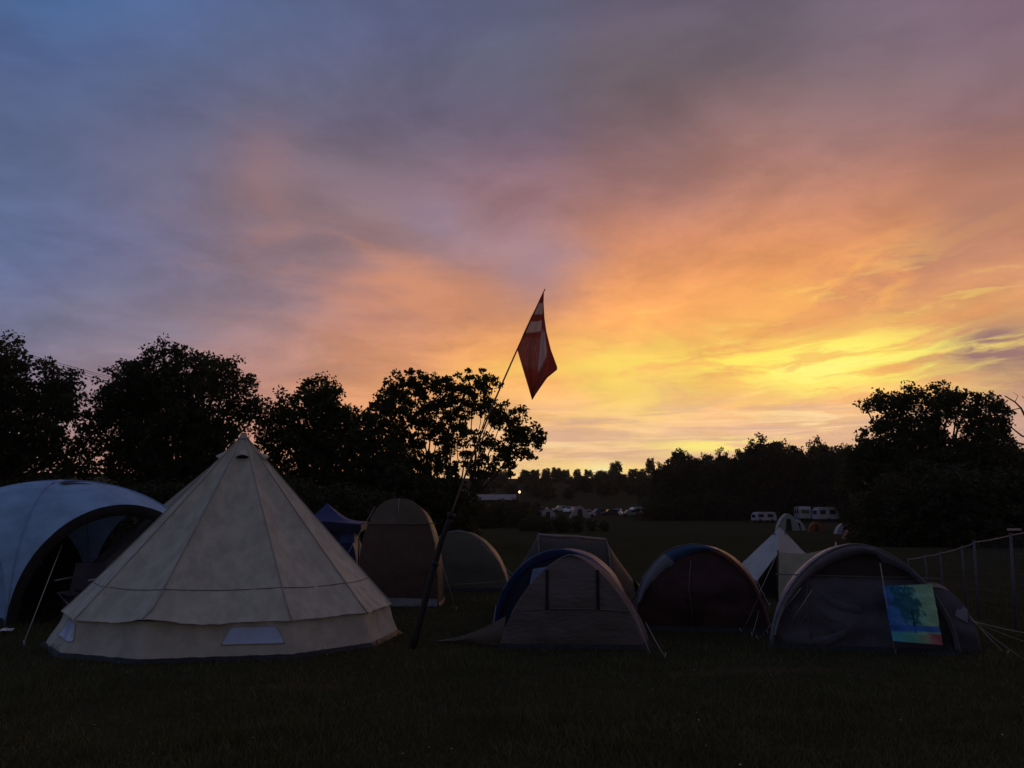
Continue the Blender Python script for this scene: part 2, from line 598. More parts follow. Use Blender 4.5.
def np_mesh(name, V, Q, m, k=4):
    """mesh from numpy arrays of vertices and k-sided faces"""
    me = bpy.data.meshes.new(name)
    me.vertices.add(len(V))
    me.vertices.foreach_set('co', np.asarray(V, dtype=np.float32).ravel())
    n = len(Q)
    me.loops.add(n * k)
    me.loops.foreach_set('vertex_index', np.asarray(Q, dtype=np.int32).ravel())
    me.polygons.add(n)
    me.polygons.foreach_set('loop_start', np.arange(0, n * k, k, dtype=np.int32))
    me.materials.append(m)
    me.update(calc_edges=True)
    me.validate()
    return me


def nz(x, y, z=0.0):
    return mnoise.noise(Vector((x, y, z)))


# ------------------------------------------------------------------ ground
def build_ground():
    rs = [0.0] + list(np.concatenate([np.linspace(1, 30, 59), np.geomspace(31, 1000, 50)]))
    na = 120
    V, Q = [], []
    for r in rs:
        for k in range(na):
            a = 2 * math.pi * k / na
            x, y = r * math.sin(a), r * math.cos(a)
            z = ground_z(x, y)
            z += .035 * nz(x * .25, y * .25) * min(1, r / 4) if r < 60 else .25 * nz(x * .02, y * .02)
            V.append((x, y, z - .015))
    for i in range(len(rs) - 1):
        for k in range(na):
            k2 = (k + 1) % na
            Q.append((i * na + k, i * na + k2, (i + 1) * na + k2, (i + 1) * na + k))
    m = bpy.data.materials.new('meadow_grass')
    m.use_nodes = True
    t = NT(m.node_tree)
    b = t.n['Principled BSDF']
    geo = t.n.new('ShaderNodeNewGeometry')
    p = geo.outputs['Position']
    n = t.noise(p, .35, 6, .6)
    n2 = t.noise(p, 7.0, 6, .7)
    n3 = t.noise(p, .9, 5, .6, .5)
    c = t.mix(t.ss(n, .35, .65), (.046, .045, .023), (.072, .064, .032))
    c = t.mix(t.ss(n2, .3, .7), c, (.042, .041, .021))
    c = t.mix(t.m('MULTIPLY', t.ss(n3, .60, .74), .8), c, (.085, .062, .036))
    # trodden paths between the tents
    for (px, Y, sx, sy) in ((300, 8.3, 1.0, .22), (780, 9.2, 1.3, .3), (690, 9.0, .7, .2)):
        g = gp(px, Y)
        q = t.vm('MULTIPLY', t.vm('SUBTRACT', p, (g.x, g.y, 0)), (1 / sx, 1 / sy, 0))
        dd = t.n.new('ShaderNodeVectorMath')
        dd.operation = 'LENGTH'
        t.l.new(q, dd.inputs[0])
        f = t.m('MULTIPLY', t.ss(t.m('ADD', dd.outputs['Value'], t.m('MULTIPLY', n2, .9)), 1.5, .7), .8)
        c = t.mix(f, c, (.10, .07, .045))
    t.set(b.inputs['Base Color'], c)
    b.inputs['Roughness'].default_value = .95
    b.inputs['Specular IOR Level'].default_value = 0.0
    bn = t.n.new('ShaderNodeBump')
    bn.inputs['Strength'].default_value = .8
    bn.inputs['Distance'].default_value = .05
    t.l.new(n2, bn.inputs['Height'])
    t.l.new(bn.outputs[0], b.inputs['Normal'])
    me = np_mesh('ground', V, Q, m)
    me.polygons.foreach_set('use_smooth', [True] * len(me.polygons))
    o = bpy.data.objects.new('ground', me)
    COL.objects.link(o)
    tag(o, kind='structure')


build_ground()


def build_grass():
    m = leaf_mat('grass_blades', (.060, .064, .026), (.125, .120, .055), .3)
    n = 120000
    y = 4.3 + 17 * rng.random(n) ** 1.7
    x = (rng.random(n) * 2 - 1) * (y * .70 + .8)
    cl = np.array([nz(a * .8, b * .8) + .5 * nz(a * 2.3, b * 2.3, 4) for a, b in zip(x, y)])
    keep = (cl + rng.normal(size=n) * .25) > -.62
    x, y, cl = x[keep], y[keep], cl[keep]
    n = len(x)
    h = (.028 + .035 * rng.random(n) + .085 * np.clip(cl, 0, 1) ** 1.5) * (1 + .5 * (rng.random(n) > .97))
    a = rng.random(n) * 2 * math.pi
    w = .0035 + .004 * rng.random(n)
    ld = rng.random(n) * 2 * math.pi
    ll = h * (.2 + .7 * rng.random(n))
    z0 = np.array([.035 * nz(a_ * .25, b_ * .25) for a_, b_ in zip(x, y)]) - .02
    V = np.zeros((n, 4, 3))
    dx, dy = np.cos(a) * w, np.sin(a) * w
    V[:, 0] = np.stack([x - dx, y - dy, z0], 1)
    V[:, 1] = np.stack([x + dx, y + dy, z0], 1)
    tx, ty = x + np.cos(ld) * ll, y + np.sin(ld) * ll
    V[:, 2] = np.stack([tx + dx * .3, ty + dy * .3, z0 + h], 1)
    V[:, 3] = np.stack([tx - dx * .3, ty - dy * .3, z0 + h], 1)
    Q = np.arange(n * 4).reshape(n, 4)
    o = bpy.data.objects.new('grass', np_mesh('grass', V.reshape(-1, 3), Q, m))
    COL.objects.link(o)
    tag(o, 'short dark meadow grass in front of the tents', 'grass', kind='stuff')
    # daisies and clover heads
    n = 75
    y = 4.6 + 8 * rng.random(n) ** 1.3
    x = (rng.random(n) * 2 - 1) * (y * .62)
    V, Q = [], []
    for a, b in zip(x, y):
        z = .035 * nz(a * .25, b * .25) + .045 + .02 * random.random()
        r = random.uniform(.005, .010)
        i = len(V)
        for k in range(6):
            an = k * math.pi / 3
            V.append((a + r * math.cos(an), b + r * math.sin(an), z))
        Q.append(tuple(range(i, i + 6)))
    me = np_mesh('daisies', V, Q, mat('daisy_white', (.62, .62, .58), .8), 6)
    o = bpy.data.objects.new('daisies', me)
    COL.objects.link(o)
    tag(o, 'tiny pale daisies scattered through the dark foreground grass', 'daisies', kind='stuff')


build_grass()


# ------------------------------------------------------------------ trees
def leaf_quads(centers, rad, per, size, flat=.75):
    n = len(centers)
    c = np.repeat(centers, per, axis=0)
    rr = np.repeat(rad, per)[:, None]
    off = rng.normal(size=(n * per, 3))
    off /= np.linalg.norm(off, axis=1, keepdims=True)
    off *= (rng.random(n * per) ** .45)[:, None] * .95
    off[:, 2] *= flat
    c = c + off * rr
    N = len(c)
    a = rng.normal(size=(N, 3))
    a /= np.linalg.norm(a, axis=1, keepdims=True)
    b = rng.normal(size=(N, 3))
    b -= a * np.sum(a * b, axis=1, keepdims=True)
    b /= np.linalg.norm(b, axis=1, keepdims=True)
    s = (size[0] + (size[1] - size[0]) * rng.random(N))[:, None]
    V = np.empty((N, 4, 3))
    V[:, 0] = c - a * s * .6
    V[:, 1] = c + b * s * .38
    V[:, 2] = c + a * s * .6
    V[:, 3] = c - b * s * .38
    return V.reshape(-1, 3)


def limb(mb, a, b, r0, r1, bend=.12, n=6, seg=6, sag=0.0):
    a, b = Vector(a), Vector(b)
    L = (b - a).length
    j = Vector((random.uniform(-1, 1), random.uniform(-1, 1), random.uniform(-.6, .6))) * L * bend
    j2 = Vector((random.uniform(-1, 1), random.uniform(-1, 1), random.uniform(-.6, .6))) * L * bend * .5
    pts = []
    for i in range(seg + 1):
        q = i / seg
        p = a.lerp(b, q) + j * math.sin(math.pi * q) + j2 * math.sin(2 * math.pi * q)
        p.z += sag * math.sin(math.pi * q)
        pts.append(p)
    mb.tube(pts, r0, r1, n)
    return pts


def tree(name, label, cat, lobes, D, trunk_px, leafm, dens=1.0, per=26, size=(.12, .22), clump=(.35, .62), trunk_r=.35,
         fork=.35, stems=1, depth=1.0, group=None, twig=.018, shell=(.40, 1.28), base_off=None, twigs=True):
    """lobes: (px, py, r_px) of the parts of the crown at distance D"""
    base = gp(trunk_px, D)
    root = thing(name, label, cat, base, group)
    mp = D / F
    wood = MB()
    top = max(pt(l[0], l[1], D).z for l in lobes)
    cen, rad = [], []
    lob = []
    cxm = np.mean([pt(l[0], l[1], D).x for l in lobes])
    for (px, py, r) in lobes:
        p = pt(px, py, D)
        rr = r * mp
        p.y += random.uniform(-.5, .5) * depth * 2.2
        lob.append((p, rr))
    forks = []
    lowest = min(p.z - r for p, r in lob)
    fz = base.z + max(1.0, (lowest - base.z)) * .7 + fork
    for s in range(stems):
        sx = (s - (stems - 1) / 2) * .5
        fp = Vector((base.x + sx * 1.6 + random.uniform(-.2, .2), base.y + random.uniform(-.4, .4), fz + random.uniform(0, .6)))
        q = 1 if stems == 1 else .62
        limb(wood, (base.x + sx * .5, base.y, base.z - .2), fp, trunk_r * q * 1.25, trunk_r * q * .8, .04, 9)
        forks.append(fp)
    for (p, rr) in lob:
        fp = min(forks, key=lambda f: abs(f.x - p.x))
        mid = fp.lerp(p, .55) + Vector((0, 0, .25 * rr))
        r0 = trunk_r * .42 * min(1, .45 + rr / 3.5) * (1 if stems == 1 else .8)
        limb(wood, fp, mid, r0, r0 * .6, .07, 7)
        limb(wood, mid, p, r0 * .6, r0 * .28, .08, 6)
        vol = rr * rr * (1.0 + .35 * rr)
        n = max(7, int(dens * 26 * vol))
        for i in range(n):
            d = Vector(rng.normal(size=3)).normalized()
            d.y *= 1.15 * depth
            q = shell[0] + (shell[1] - shell[0]) * random.random() ** .7
            c = p + d * rr * q * random.uniform(.86, 1.08)
            if c.z < base.z + .5:
                c.z = base.z + .5 + random.random()
            cen.append(c)
            rad.append(random.uniform(*clump) * (1 if q > .8 else 1.15))
            if twigs and i % 2 == 0:
                limb(wood, p.lerp(c, .1), c, twig * 1.6, twig * .5, .12, 4, 3)
    V = leaf_quads(np.array([tuple(c) for c in cen]) - np.array(base), np.array(rad), per, size)
    me = np_mesh('crown', V, np.arange(len(V)).reshape(-1, 4), leafm)
    o = bpy.data.objects.new('crown', me)
    COL.objects.link(o)
    o.parent = root
    wood.build('trunk', BARK, root, smooth=True)
    return root


tree('oak_tree', 'big dark tree cut off by the left edge of the picture', 'tree',
     [(-60, 400, 48), (-25, 385, 40), (8, 376, 30), (36, 384, 25), (58, 392, 19), (72, 402, 13), (30, 420, 32), (66, 425, 18), (-20, 440, 46),
      (20, 445, 20), (55, 452, 22), (12, 464, 15), (40, 470, 13), (-18, 474, 18), (62, 478, 10), (80, 440, 13), (78, 468, 16), (-50, 465, 40), (0, 440, 22)], 42, -8, LEAF_OAK, 1.05, 28, trunk_r=.45)
tree('oak_tree', 'broad dark oak rising behind the left shoulder of the bell tent', 'tree',
     [(122, 384, 24), (108, 400, 20), (148, 380, 21), (172, 370, 22), (192, 366, 20), (214, 376, 22), (232, 388, 15), (243, 384, 8), (247, 406, 12),
      (254, 414, 8), (232, 414, 16), (202, 404, 30), (165, 410, 32), (128, 418, 28), (100, 428, 16), (220, 432, 20), (190, 440, 30), (150, 446, 30),
      (118, 452, 22), (215, 460, 20), (180, 472, 26), (140, 476, 24), (104, 462, 10), (238, 434, 8)], 45, 168, LEAF_OAK, 1.15, 28, trunk_r=.5)
tree('field_tree', 'rounded dark tree just right of the bell tent peak', 'tree',
     [(318, 390, 14), (302, 398, 14), (332, 400, 14), (288, 410, 14), (274, 424, 12), (314, 414, 22), (342, 420, 16), (290, 434, 22), (325, 440, 28),
      (358, 428, 16), (368, 446, 22), (300, 462, 28), (345, 468, 32), (385, 470, 26), (270, 450, 14), (276, 476, 20), (395, 488, 22), (372, 420, 10)],
     48, 325, LEAF_OAK, 1.25, 28, trunk_r=.4)
tree('ash_tree', 'airy tree with sky showing between its branches behind the flag pole', 'tree',
     [(384, 406, 13), (398, 394, 12), (416, 388, 12), (434, 386, 11), (452, 389, 10), (470, 387, 11), (485, 388, 10), (490, 402, 7), (404, 414, 13),
      (428, 408, 11), (455, 408, 10), (478, 408, 9), (504, 420, 11), (520, 426, 11), (532, 438, 9), (512, 440, 11), (524, 452, 9), (500, 452, 9),
      (380, 428, 13), (396, 438, 13), (414, 440, 10), (436, 430, 9), (466, 432, 8), (486, 440, 9), (444, 452, 9), (420, 460, 11), (470, 458, 8),
      (392, 462, 14), (510, 466, 7), (488, 464, 7), (444, 404, 8), (450, 424, 9), (458, 440, 8), (436, 466, 9), (452, 472, 9), (474, 474, 8), (424, 424, 9), (442, 438, 7), (410, 476, 11), (496, 416, 7)],
     50, 452, LEAF_ASH, 1.85, 28, size=(.12, .24), clump=(.24, .42), shell=(.2, 1.7), trunk_r=.30, stems=4, depth=.8, twig=.022)
tree('oak_tree', 'tall spreading oak against the yellow sky at right', 'tree',
     [(869, 405, 6), (876, 402, 7), (888, 398, 7), (886, 412, 8), (900, 402, 10), (917, 397, 11), (935, 397, 12), (952, 400, 11), (968, 404, 12),
      (985, 409, 11), (998, 415, 9), (1003, 424, 5), (905, 418, 15), (926, 416, 14), (974, 420, 11), (992, 430, 12), (884, 428, 11), (915, 436, 16),
      (898, 446, 14), (968, 442, 16), (990, 452, 18), (940, 446, 16), (948, 416, 8), (938, 430, 8), (962, 428, 6), (872, 446, 14), (860, 452, 12), (890, 470, 28), (930, 474, 30), (970, 478, 30),
      (1010, 474, 26), (862, 478, 18)], 60, 935, LEAF_OAK, 1.2, 28, size=(.14, .26), clump=(.4, .65), trunk_r=.55)


# bare dead tree at the right edge
def dead_tree():
    D = 55
    base = gp(1044, D)
    root = thing('dead_tree', 'bare dead tree with crooked branches at the right edge', 'tree', base)
    mb = MB()
    tp = pt(1040, 455, D)
    limb(mb, base, tp, .28, .2, .03, 8)
    for pts_, r in (([(1040, 455), (1034, 436), (1026, 418), (1021, 408), (1015, 402), (1005, 396)], .10),
                    ([(1036, 440), (1022, 436), (1012, 428), (1005, 424)], .07),
                    ([(1012, 428), (1008, 418), (1000, 410)], .04),
                    ([(1040, 450), (1022, 444), (1008, 440), (999, 433), (995, 424)], .07),
                    ([(1026, 418), (1030, 404), (1022, 396)], .05),
                    ([(1021, 408), (1012, 410), (1003, 414)], .04),
                    ([(1015, 402), (1018, 396), (1013, 392)], .025),
                    ([(1008, 440), (1001, 441), (994, 438)], .03)):
        mb.tube([pt(a, b, D + random.uniform(-.3, .3)) for a, b in pts_], r, r * .35, 6)
    mb.build('trunk', BARK, root, smooth=True)


dead_tree()


# kinds that are copied: field trees of the far tree line, hill trees, hedge bushes
def proto_plant(H, W, n_lobe, leafm, per, size, clump, dens, low=.12, name='crown', seed=0, twigs=False):
    random.seed(seed)
    cen, rad = [], []
    wood = MB()
    limb(wood, (0, 0, -.2), (0, 0, H * .5), W * .035, W * .018, .03, 7)
    for i in range(n_lobe):
        z = H * (low + (.86 - low) * ((i + .5) / n_lobe))
        q = (z / H - low) / (1 - low)
        env = math.sqrt(max(.05, 1 - (2 * q - .72) ** 2 / 1.9)) * W / 2
        a = i * 2.4 + random.uniform(-.4, .4)
        rr = random.uniform(.17, .26) * W * (1 - .35 * q)
        d = max(0, env - rr) * random.uniform(.6, 1.05)
        p = Vector((math.cos(a) * d, math.sin(a) * d, z))
        limb(wood, (0, 0, max(.2, z - W * .3)), p, W * .014, W * .006, .08, 5)
        for j in range(max(5, int(dens * 9 * rr * rr * (1 + .3 * rr)))):
            v = Vector(rng.normal(size=3)).normalized()
            c = p + v * rr * random.uniform(.45, 1.08)
            c.z = max(c.z, .15)
            cen.append(c)
            rad.append(random.uniform(*clump))
    V = leaf_quads(np.array([tuple(c) for c in cen]), np.array(rad), per, size)
    me = np_mesh(name, V, np.arange(len(V)).reshape(-1, 4), leafm)
    w = wood.build('trunk', BARK, None, smooth=True)
    wm = w.data
    bpy.data.objects.remove(w)
    random.seed(seed + 99)
    return me, wm, H


def plant(name, label, cat, group, proto, base, h, wide=1.0, stem='trunk', crown='crown'):
    me, wm, H = proto
    r = thing(name, label, cat, base, group)
    s = h / H
    r.scale = (s * wide, s * wide, s)
    r.rotation_euler = (0, 0, random.uniform(0, 6.28))
    for nm, d in ((crown, me), (stem, wm)):
        o = bpy.data.objects.new(nm, d)
        COL.objects.link(o)
        o.parent = r
    return r


FT = [proto_plant(13, 9.5, 22, LEAF_FAR, 20, (.28, .5), (.6, 1.0), 1.0, .05, seed=s) for s in (1, 2, 3)]
HT = [proto_plant(9, 8.5, 9, LEAF_FAR, 14, (.4, .7), (.7, 1.2), .8, .2, seed=s) for s in (11, 12, 13)]
BU = [proto_plant(3.2, 4.2, 12, LEAF_HEDGE, 22, (.12, .22), (.3, .5), 2.2, .08, 'foliage', seed=s) for s in (21, 22, 23)]

for i, (px, py, w, D) in enumerate([(664, 466, .8, 182), (683, 449, .8, 174), (700, 457, .85, 172), (718, 452, .8, 176), (735, 456, .85, 170), (752, 447, .8, 174),
                                    (771, 437, .9, 172), (789, 443, .85, 176), (806, 452, .8, 168), (826, 440, .8, 172), (842, 450, .8, 166), (858, 441, .8, 150),
                                    (674, 463, .9, 168), (694, 458, .9, 180), (711, 461, .9, 166), (728, 459, .9, 182), (745, 455, .9, 168), (762, 449, .9, 182), (780, 447, .9, 166), (797, 452, .9, 184), (815, 453, .9, 178), (835, 450, .9, 160), (852, 452, .9, 170),
                                    (880, 437, .9, 96), (905, 445, 1., 95), (1010, 445, 1., 92), (1035, 440, 1., 90), (960, 450, 1.0, 95)]):
    py -= 4 if D > 140 else 0
    b = gp(px, D)
    plant('field_tree', 'dark tree in the solid tree line below the yellow sky', 'tree', 'tree line along the right of the far field', FT[i % 3], b,
          zat(py, D) - b.z, w)
hill = [(524, 474), (536, 472), (546, 468), (556, 467), (566, 469), (577, 471), (588, 472), (632, 471), (643, 470), (660, 470), (668, 466), (508, 476), (494, 478), (480, 478)]
for i, (px, py) in enumerate(hill):
    D = 395 + random.uniform(-12, 12)
    b = gp(px, D)
    plant('hill_tree', 'small round tree in the row along the distant hilltop', 'tree', 'trees along the hilltop', HT[i % 3], b, max(4.5, zat(py, D) - b.z), 1.15)
for i, (px, py, w, lb) in enumerate([(616, 461, .95, 'round lone tree standing on the skyline right of the sunset glow'),
                                     (651, 457, .55, 'thin tall tree on the skyline beside the dark tree line')]):
    D = 390
    b = gp(px, D)
    plant('hill_tree', lb, 'tree', 'trees along the hilltop', HT[i], b, zat(py, D) - b.z, w)
# wooded slope below the skyline
for i in range(46):
    px = random.uniform(478, 672)
    D = random.uniform(250, 360)
    b = gp(px, D)
    plant('hill_tree', 'dark tree on the wooded slope below the skyline', 'tree', 'trees on the far slope', HT[i % 3], b, random.uniform(3.5, 6.0), 1.4)
# hedge bushes
for i in range(26):
    px = -70 + i * 17.5 + random.uniform(-5, 5)
    D = random.uniform(36, 41)
    b = gp(px, D)
    top = 484 if px < 330 else 490
    plant('hedge_bush', 'dark bush in the hedge behind the left tents', 'bush', 'hedge behind the left tents', BU[i % 3], b, max(2.2, zat(top + random.uniform(-6, 10), D) - b.z), 1.2, 'stem', 'foliage')
for i in range(9):
    px = 372 + i * 10 + random.uniform(-4, 4)
    D = random.uniform(46, 52)
    b = gp(px, D)
    plant('hedge_bush', 'dark bush below the airy tree by the flag pole', 'bush', 'bushes under the airy tree', BU[i % 3], b,
          max(2.0, zat((468, 468, 470, 472, 474, 476, 480, 486, 496)[i], D) - b.z), 1.15, 'stem', 'foliage')
for i in range(20):
    px = 872 + i * 10 + random.uniform(-4, 4)
    D = random.uniform(48, 58)
    b = gp(px, D)
    plant('hedge_bush', 'dark bush in the thicket beneath the big right oak', 'bush', 'thicket under the right oak', BU[i % 3], b,
          max(2.5, zat(random.uniform(466, 486) + max(0, 925 - px) * .6, D) - b.z), 1.1, 'stem', 'foliage')
for i, (px, py, D, w) in enumerate([(546, 516, 86, .9), (560, 513, 88, 1.0), (577, 515, 90, .9)]):
    b = gp(px, D)
    plant('field_bush', 'low dark shrub out in the middle of the meadow', 'bush', 'shrubs in the meadow', BU[i % 3], b, zat(py, D) - b.z, w, 'stem', 'foliage')
for i in range(11):
    px = 448 + i * 8 + random.uniform(-3, 3)
    D = random.uniform(112, 132)
    b = gp(px, D)
    plant('hedge_bush', 'dark bush in the hedge before the long shed', 'bush', 'hedge before the shed', BU[i % 3], b, zat(random.uniform(500, 504), D) - b.z, 1.2, 'stem', 'foliage')
for i, (px, py, D) in enumerate([(524, 518, 98), (535, 516, 100), (592, 519, 101), (604, 521, 99)]):
    b = gp(px, D)
    plant('field_bush', 'low dark shrub out in the middle of the meadow', 'bush', 'shrubs in the meadow', BU[i % 3], b, zat(py, D) - b.z, 1.0, 'stem', 'foliage')
for i in range(14):
    px = 655 + i * 13
    D = random.uniform(160, 166)
    b = gp(px, D)
    plant('hedge_bush', 'dark bush along the foot of the far tree line', 'bush', 'scrub at the foot of the tree line', BU[i % 3], b, random.uniform(3.2, 5.5), 1.6, 'stem', 'foliage')


# ------------------------------------------------------------------ tents
def profile(w, h, p, n, lean=0.0):
    """arch from left foot to right foot, superellipse (p = 101: flat ridge with sloping sides)"""
    out = []
    if p > 100:
        tab = [(-1, 0), (-.93, .2), (-.80, .45), (-.62, .74), (-.40, .96), (-.33, 1.0), (.16, .98), (.25, .95), (.42, .76), (.68, .42), (.88, .12), (1, 0)]
        for i in range(n + 1):
            t = i / n * (len(tab) - 1)
            k = min(int(t), len(tab) - 2)
            q = t - k
            x = (tab[k][0] + (tab[k + 1][0] - tab[k][0]) * q) * w / 2
            z = (tab[k][1] + (tab[k + 1][1] - tab[k][1]) * q) * h
            out.append((x + lean * z, max(0.0, z)))
        return out
    for i in range(n + 1):
        a = math.pi * (1 - i / n)
        c, s = math.cos(a), math.sin(a)
        x = w / 2 * math.copysign(abs(c) ** (2 / p), c)
        z = h * abs(s) ** (2 / p)
        out.append((x + lean * z, z))
    return out


class Tent:
    """tunnel / dome tent: hoops (y, x offset, width, height, exponent) in the tent's own frame, turned by yaw"""

    def __init__(s, name, label, cat, loc, yaw=0.0, group=None):
        s.root = thing(name, label, cat, loc, group)
        s.loc = Vector(loc)
        s.c, s.s = math.cos(yaw), math.sin(yaw)
        s.seed = random.uniform(0, 99)

    def w(s, x, y, z):
        return Vector((s.loc.x + x * s.c - y * s.s, s.loc.y + x * s.s + y * s.c, s.loc.z + z))

    def hoop(s, h, n=32):
        y, ox, w, hh, p = h[:5]
        return [s.w(x + ox, y, z) for x, z in profile(w, hh, p, n, h[5] if len(h) > 5 else 0)]

    def fly(s, hoops, m, name='fly', n=32, sub=5, k0=0, k1=None, sag=.03, label=None):
        rows = []
        k1 = n if k1 is None else k1
        for i in range(len(hoops) - 1):
            for j in range(sub + (1 if i == len(hoops) - 2 else 0)):
                q = j / sub
                hh = [a + (b - a) * q for a, b in zip(hoops[i], hoops[i + 1])]
                g = 1 - sag * math.sin(math.pi * q)
                hh[2] *= g
                hh[3] *= g
                row = s.hoop(hh, n)[k0:k1 + 1]
                row = [v + Vector((0, 0, 1)) * (.012 * nz(v.x * 5 + s.seed, v.y * 5, v.z * 5) if v.z > s.loc.z + .05 else 0) for v in row]
                rows.append(row)
        mb = MB()
        mb.grid(rows)
        return mb.build(name, m, s.root, True, label)

    def panel(s, h, m, name='front_panel', bulge=0.0, n=32, mm=14, wr=.02, x0=-9, x1=9, z1=9, label=None, zl=0.0):
        y, ox, w, hh, p = h[:5]
        rows = []
        prof = profile(w, hh, p, n, h[5] if len(h) > 5 else 0)
        for x, z in prof:
            row = []
            for j in range(mm + 1):
                zz = zl + (max(min(z, z1), zl) - zl) * j / mm
                xx = min(max(x, x0), x1)
                q = math.sin(math.pi * min(1, zz / max(hh, .01))) * max(0, 1 - (2 * xx / w) ** 2)
                yy = y - bulge * q + wr * nz(xx * 3.1 + s.seed, zz * 4.2 + .8 * xx, s.seed) * min(1, z / .3)
                row.append(s.w(xx + ox, yy, zz))
            rows.append(row)
        mb = MB()
        mb.grid(rows)
        return mb.build(name, m, s.root, True, label)

    def ring(s, h0, h1, m, name='hood', n=32, label=None):
        a, b = s.hoop(h0, n), s.hoop(h1, n)
        mid = [p.lerp(q, .5) + Vector((0, -.02, 0)) + Vector((0, 0, .012 * nz(p.x * 7, p.z * 7, s.seed))) for p, q in zip(a, b)]
        mb = MB()
        mb.grid([a, mid, b])
        return mb.build(name, m, s.root, True, label)

    def tube(s, pts, r, m, name, n=6, parent=None):
        mb = MB()
        mb.tube([s.w(*p) for p in pts], r, None, n)
        o = mb.build(name, m, s.root, True)
        if parent:
            o.parent = parent
        return o

    def hooptube(s, h, r, m, name='pole_sleeve', k0=0, k1=None, n=32):
        mb = MB()
        mb.tube(s.hoop(h, n)[k0:(n if k1 is None else k1) + 1], r, None, 6)
        return mb.build(name, m, s.root, True)

    def quad(s, pts, m, name, sub=6, wr=.0, parent=None, label=None):
        a, b, c, d = [Vector(p) for p in pts]
        rows = []
        for i in range(sub + 1):
            l, r = a.lerp(d, i / sub), b.lerp(c, i / sub)
            row = []
            for j in range(sub + 1):
                p = l.lerp(r, j / sub)
                p.y += wr * nz(p.x * 6 + s.seed, p.z * 6)
                row.append(s.w(*p))
            rows.append(row)
        mb = MB()
        mb.grid(rows)
        o = mb.build(name, m, s.root, True, label)
        if parent:
            o.parent = parent
        return o

    def on(s, px, py, yl):
        """point of the tent's own plane y = yl that is seen at a pixel"""
        o, d = Vector((0, 0, EYE)), pt(px, py, 1.0) - Vector((0, 0, EYE))
        n = Vector((-s.s, s.c, 0))
        k = (yl - n.dot(o - s.loc)) / n.dot(d)
        return o + d * k

    def guy(s, a, b, m=ROPE, r=.004, peg=True):
        """a, b in world coordinates"""
        a, b = Vector(a), Vector(b)
        mb = MB()
        mb.tube([a, a.lerp(b, .5) + Vector((0, 0, -.012)), b], r, None, 5)
        o = mb.build('guy_line', m, s.root, True)
        if peg:
            mb = MB()
            d = (b - a)
            d.z = 0
            d = d.normalized() if d.length > .01 else Vector((0, -1, 0))
            mb.tube([b + Vector((0, 0, .05)) + d * .03, b + Vector((0, 0, -.12)) - d * .05], .007, .004, 5)
            mb.build('tent_peg', STEEL, s.root, True)
        return o

    def skirt(s, hoops, m, hgt=.05):
        """dark strip of groundsheet along the base"""
        mb = MB()
        n = 1
        L = [s.w(h[1] - h[2] / 2 - .006, h[0], 0) for h in hoops]
        Rr = [s.w(h[1] + h[2] / 2 + .006, h[0], 0) for h in hoops]
        loop = L + Rr[::-1]
        fine = []
        for i in range(len(loop)):
            a, b = loop[i], loop[(i + 1) % len(loop)]
            for j in range(8):
                fine.append(a.lerp(b, j / 8))
        cen = sum(fine, Vector()) / len(fine)
        rows = [[], [], []]
        for p in fine:
            o = (p - cen).normalized()
            rows[0].append(p + o * .05 + Vector((0, 0, -.03)))
            rows[1].append(p + o * .035 + Vector((0, 0, hgt * .5 + .01 * nz(p.x * 8, p.y * 8))))
            rows[2].append(p - o * .01 + Vector((0, 0, hgt + .012 * nz(p.x * 9, p.y * 9, 3))))
        mb.grid(rows, 0, True)
        return mb.build('groundsheet_edge', m, s.root, True)


